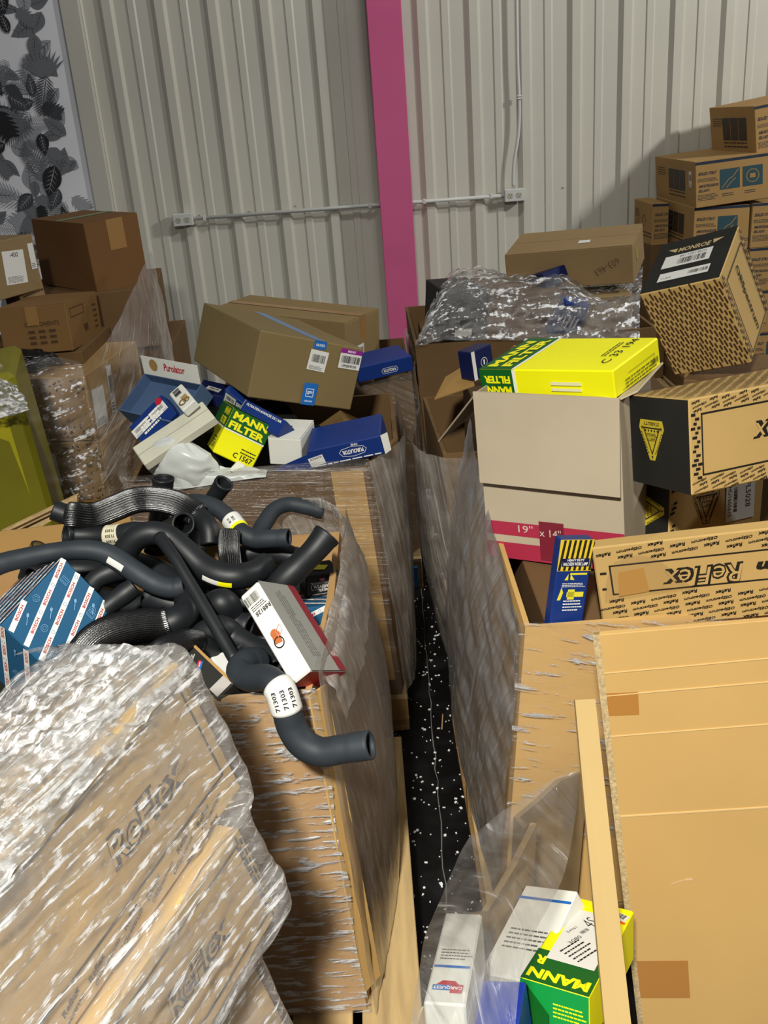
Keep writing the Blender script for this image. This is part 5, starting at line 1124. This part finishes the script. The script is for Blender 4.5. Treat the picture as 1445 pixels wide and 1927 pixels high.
# strut cartons
def strut(spec, label, top=True, grow=None):
    b = Carton('strut_carton', 'strut', varied('cardboard_strut', '#a5824f', .08, 3), label, spec=spec, grow=grow, group='strut cartons stacked by the right wall', flaps=top, warp=.003)
    W, H = b.size('F'); D, _ = b.size('L'); z_ = H / .196
    b.rect('F', 'blue_edge', W / 2, H - .008, W, .014, INKN)
    i = b.ink('F', 'lettering', INKN); i.text('SEALED STRUT', .055 * z_, H * .74, .085 * z_, .013 * z_, 0, .02, .3).text('AMORTIGUADOR', .058 * z_, H * .47, .09 * z_, .012 * z_, 0, .02, .3).text('SELLADO', .038 * z_, H * .37, .05 * z_, .012 * z_, 0, .02, .3).lines(.05 * z_, H * .6, .08 * z_, .02, 3).lines(.05 * z_, H * .22, .08 * z_, .035, 5)
    i.lines(.145 * z_, H * .22, .06, .02, 2).lines(.245 * z_, H * .22, .06, .02, 2).done()
    if W > .2:
        pb = flat('print_teal_picture', '#2c4a52', .5)
        i = b.ink('F', 'picture', pb)
        for u in (.155, .258):
            if (u + .045) * z_ < W: i.rect(u * z_, H * .56, .09 * z_, H * .44)
        i.done(); i = b.ink('F', 'strut_drawing', KRAFT_S); i.line([(.12 * z_, H * .38), (.15 * z_, H * .55), (.17 * z_, H * .6), (.192 * z_, H * .74)], .004).line([(.14 * z_, H * .37), (.165 * z_, H * .5), (.18 * z_, H * .56)], .004)
        if .303 * z_ < W: i.ring(.258 * z_, H * .56, .034, .005, 20).rect(.258 * z_, H * .56, .03, .022)
        i.done()
    i = b.ink('L', 'picture', flat('print_brown_dark', '#33291f', .6))
    u0 = D * .68
    for q in range(3): i.rect(u0 - .1 + q * .1 - D * .12, H * .56, .092, H * .46) if D > .5 else None
    i.lines(D * .18, H * .7, D * .2, .05, 4).lines(u0 - D * .12, H * .24, .28, .04, 2).done(); i = b.ink('L', 'strut_drawing', KRAFT_D); i.ring(u0 - D * .12, H * .55, .03, .005).line([(u0 - D * .12 - .12, H * .4), (u0 - D * .12 - .08, H * .72)], .004).done()
    return b
b = strut(BOX['strutM'], 'long strut carton with teal pictures second from the top of the right stack'); sticker(b, 'L', b.d.y - .08, b.d.z * .62, .045, .085, 0)
strut(BOX['strutT'], 'topmost strut carton at the upper right corner of the stack', grow={'R': .1, 'D': .03})
c, e_, d = BOX['strutM']; zb = c[2] - d[2] / 2 - .008
for k in range(4):
    z = zb - .123 - k * .246
    strut(((c[0] - .045, c[1] + .0, z), (0, 0, 1 - k * .5), (.315, .70, .244)), ['strut carton under the long one, left of the pair', 'strut carton in the left column, third layer down', 'strut carton in the left column, fourth layer down', 'lowest strut carton in the left column'][k], False)
    strut(((c[0] + .285, c[1] + .0, z), (0, 0, .5 + k * .3), (.315, .70, .244)), ['strut carton under the long one, right of the pair', 'strut carton in the right column, third layer down', 'strut carton in the right column, fourth layer down', 'lowest strut carton in the right column'][k], False)
strut(((c[0] - .29, c[1] + .17, zb - .123), (0, 0, 3), (.10, .34, .24)), 'narrow strut carton squeezed in at the left of the stack', False)
Carton('carton', 'strutbase', KRAFT_D, 'brown carton under the narrow strut carton beside the wall', spec=((c[0] - .29, c[1] + .17, (zb - .245 + .14) / 2), (0, 0, 3), (.11, .34, zb - .245 - .14)))
Carton('carton', 'strutbase2', KRAFT_D, 'flat brown carton on the pallet under the strut cartons', spec=((c[0] + .12, c[1], (zb - 4 * .246 + .14) / 2), (0, 0, 0), (.66, .70, zb - 4 * .246 - .14)))
pallet(c[0] - .36, c[0] + .46, c[1] - .36, c[1] + .38, 'wooden pallet under the strut carton stack')

# ================================================================== near right: sheets, open carton
b = Carton('cardboard_sheet', 'sheetA', KRAFT_L, 'large flattened cardboard sheet standing in the right foreground', 'cardboard', grow={'R': .4, 'D': .03}, bev=.001)
W, H = b.size('F')
for v, t_ in ((.938, .0014), (.889, .0018), (.798, .0016), (.607, .0032)): slab('crease', [b.at('F', 0.001, v), b.at('F', W - .001, v + .012), b.at('F', W - .001, v + .012 + t_), b.at('F', 0.001, v + t_)], .0016, flat('crease_light', '#dcb980', .6), b.o)
b.rect('F', 'tape', .035, .870, .064, .050, TAPE, -2); b.rect('F', 'tape', .062, .165, .105, .11, TAPE, -1); b.ink('F', 'scuff', flat('paper_tear', '#d8b98c', .8)).rect(.110, .437, .030, .0025, 20).rect(.130, .442, .014, .006, 0).done()
L_ = slab('cut_edge', [b.at('L', u, v, q) for q, u, v in ((.0, -.001, H), (.0, .014, H), (.0, .014, 0), (.0, -.001, 0))], .012, EDGE, b.o)
sb_ = [Vector(q) for q in PTS['stripB']]; k_ = lambda a, b: a + (b - a) * ((a.z - .01) / (a.z - b.z))
s = slab('cardboard_strip', [sb_[0], sb_[1], k_(sb_[1], sb_[2]), k_(sb_[0], sb_[3])], -.012, varied('cardboard_strip_tan', '#b59a66', .06, 3)); tag(s, 'narrow tan cardboard edge board leaning left of the large sheet', 'cardboard')
rim = [Vector(p) for p in PTS['wall_rim']]
V = []; F = []; n = len(rim)
for p in rim: V += [p, (p.x + .012, p.y - .003, p.z), (p.x - .03, p.y, .05), (p.x - .018, p.y - .003, .05)]
for i in range(n - 1):
    a, c_ = 4 * i, 4 * i + 4; F += [(a, c_, c_ + 1, a + 1), (a + 2, c_ + 2, c_, a), (a + 1, c_ + 1, c_ + 3, a + 3)]
o = mk('open_carton', V, F, KRAFT_G); tag(o, 'torn open cardboard carton under clear film at the bottom of the photo', 'carton')
slab('floor_panel', [(.0, 1.0, .3), (.26, 1.0, .3), (.30, 1.42, .3), (.12, 1.42, .3)], .01, KRAFT_D, o)
film('poly_liner', PTS['liner'], FILM_B, 'clear film stretched over the torn open carton', 90, 90, .004, 10, (2, .6))
b = Carton('filter_box', 'mann3080', YELB, 'yellow and green filter box with handwritten 4S label in the torn carton', warp=.001)
W, D = b.size('T'); H = b.d.z; b.rect('T', 'green_band', W / 2, .045, W, .09, GRNB); b.rect('F', 'green_front', W / 2, H / 2, W, H, GRNL); i = b.ink('T', 'lettering', INKY); i.text('MANN', W * .5, .022, W * .9, .026, 180, .045).text('R', W * .12, .06, .018, .024, 180, .045).done()
b.rect('T', 'price_label', W * .54, .150, .086, .165, STICK); i = b.ink('T', 'print', INK); i.text('4S', W * .50, .200, .024, .03, 68, -.01).text('3080', W * .42, .138, .032, .009, 68, 0).text('54961', W * .30, .165, .026, .006, 68, 0).bars(W * .48, .17, .02, .008, 68).lines(W * .55, .11, .05, .05, 5, 68).done()
b.rect('T', 'barcode_tag', W * .78, .243, .05, .022, STICK, -15); b.rect('T', 'orange_stripe', W * .78, .228, .05, .006, INKO, -15); b.ink('T', 'barcode', INK).bars(W * .8, .245, .036, .014, -15).done(); b.ink('F', 'small_print', INKY).lines(W * .7, H * .6, .05, .03, 4).lines(W * .25, H * .35, .03, .03, 4).done()
slab('end_flap', [b.at('F', .002, H), b.at('F', W * .45, H * .55, .012), b.at('F', W * .45, 0, .012), b.at('F', .002, 0)], .001, GRNB, b.o)
for key, lab, rot in (('carq1', 'white parts box with red and blue lettering upside down in the torn carton', 180), ('carq2', 'white parts box with red and blue lettering at the bottom edge of the photo', 0)):
    b = Carton('parts_box', key, WHITEB, lab); W, D = b.size('T'); vc = .035 if rot else D - .03
    i = b.ink('T', 'badge', INKBL); i.rect(W * .5, vc, W * .75, .012).rect(W * .5, vc + .05 * (1 if rot else -1), W * .9, .006).done()
    i = b.ink('T', 'badge_red', INKR); i.poly([(W * .2, vc + .006), (W * .35, vc + .016), (W * .65, vc + .016), (W * .8, vc + .006)]).rect(W * .72, vc - .002, W * .3, .02).done()
    i = b.ink('T', 'lettering', INKW); i.text('CARQUEST', W * .5, vc, W * .72, .008, rot, .03).done(); b.ink('T', 'small_print', flat('ink_grey', '#62625e', .6)).lines(W * .5, D * .5, W * .7, .03, 4).done()
b = Carton('parts_box', 'whitecase', WHITEB, 'white carton with blue line seen through the clear film'); b.rect('T', 'blue_line', b.d.x / 2, b.d.y * .85, b.d.x, .006, INKBL); b.ink('T', 'small_print', flat('ink_grey', '#62625e', .6)).lines(b.d.x * .5, b.d.y * .4, .08, .05, 5).done()
Carton('parts_box', 'bluecase', varied('board_cobalt', '#1a3fb0', .08, 5, rough=.4), 'cobalt blue carton beside the green filter box under the film')
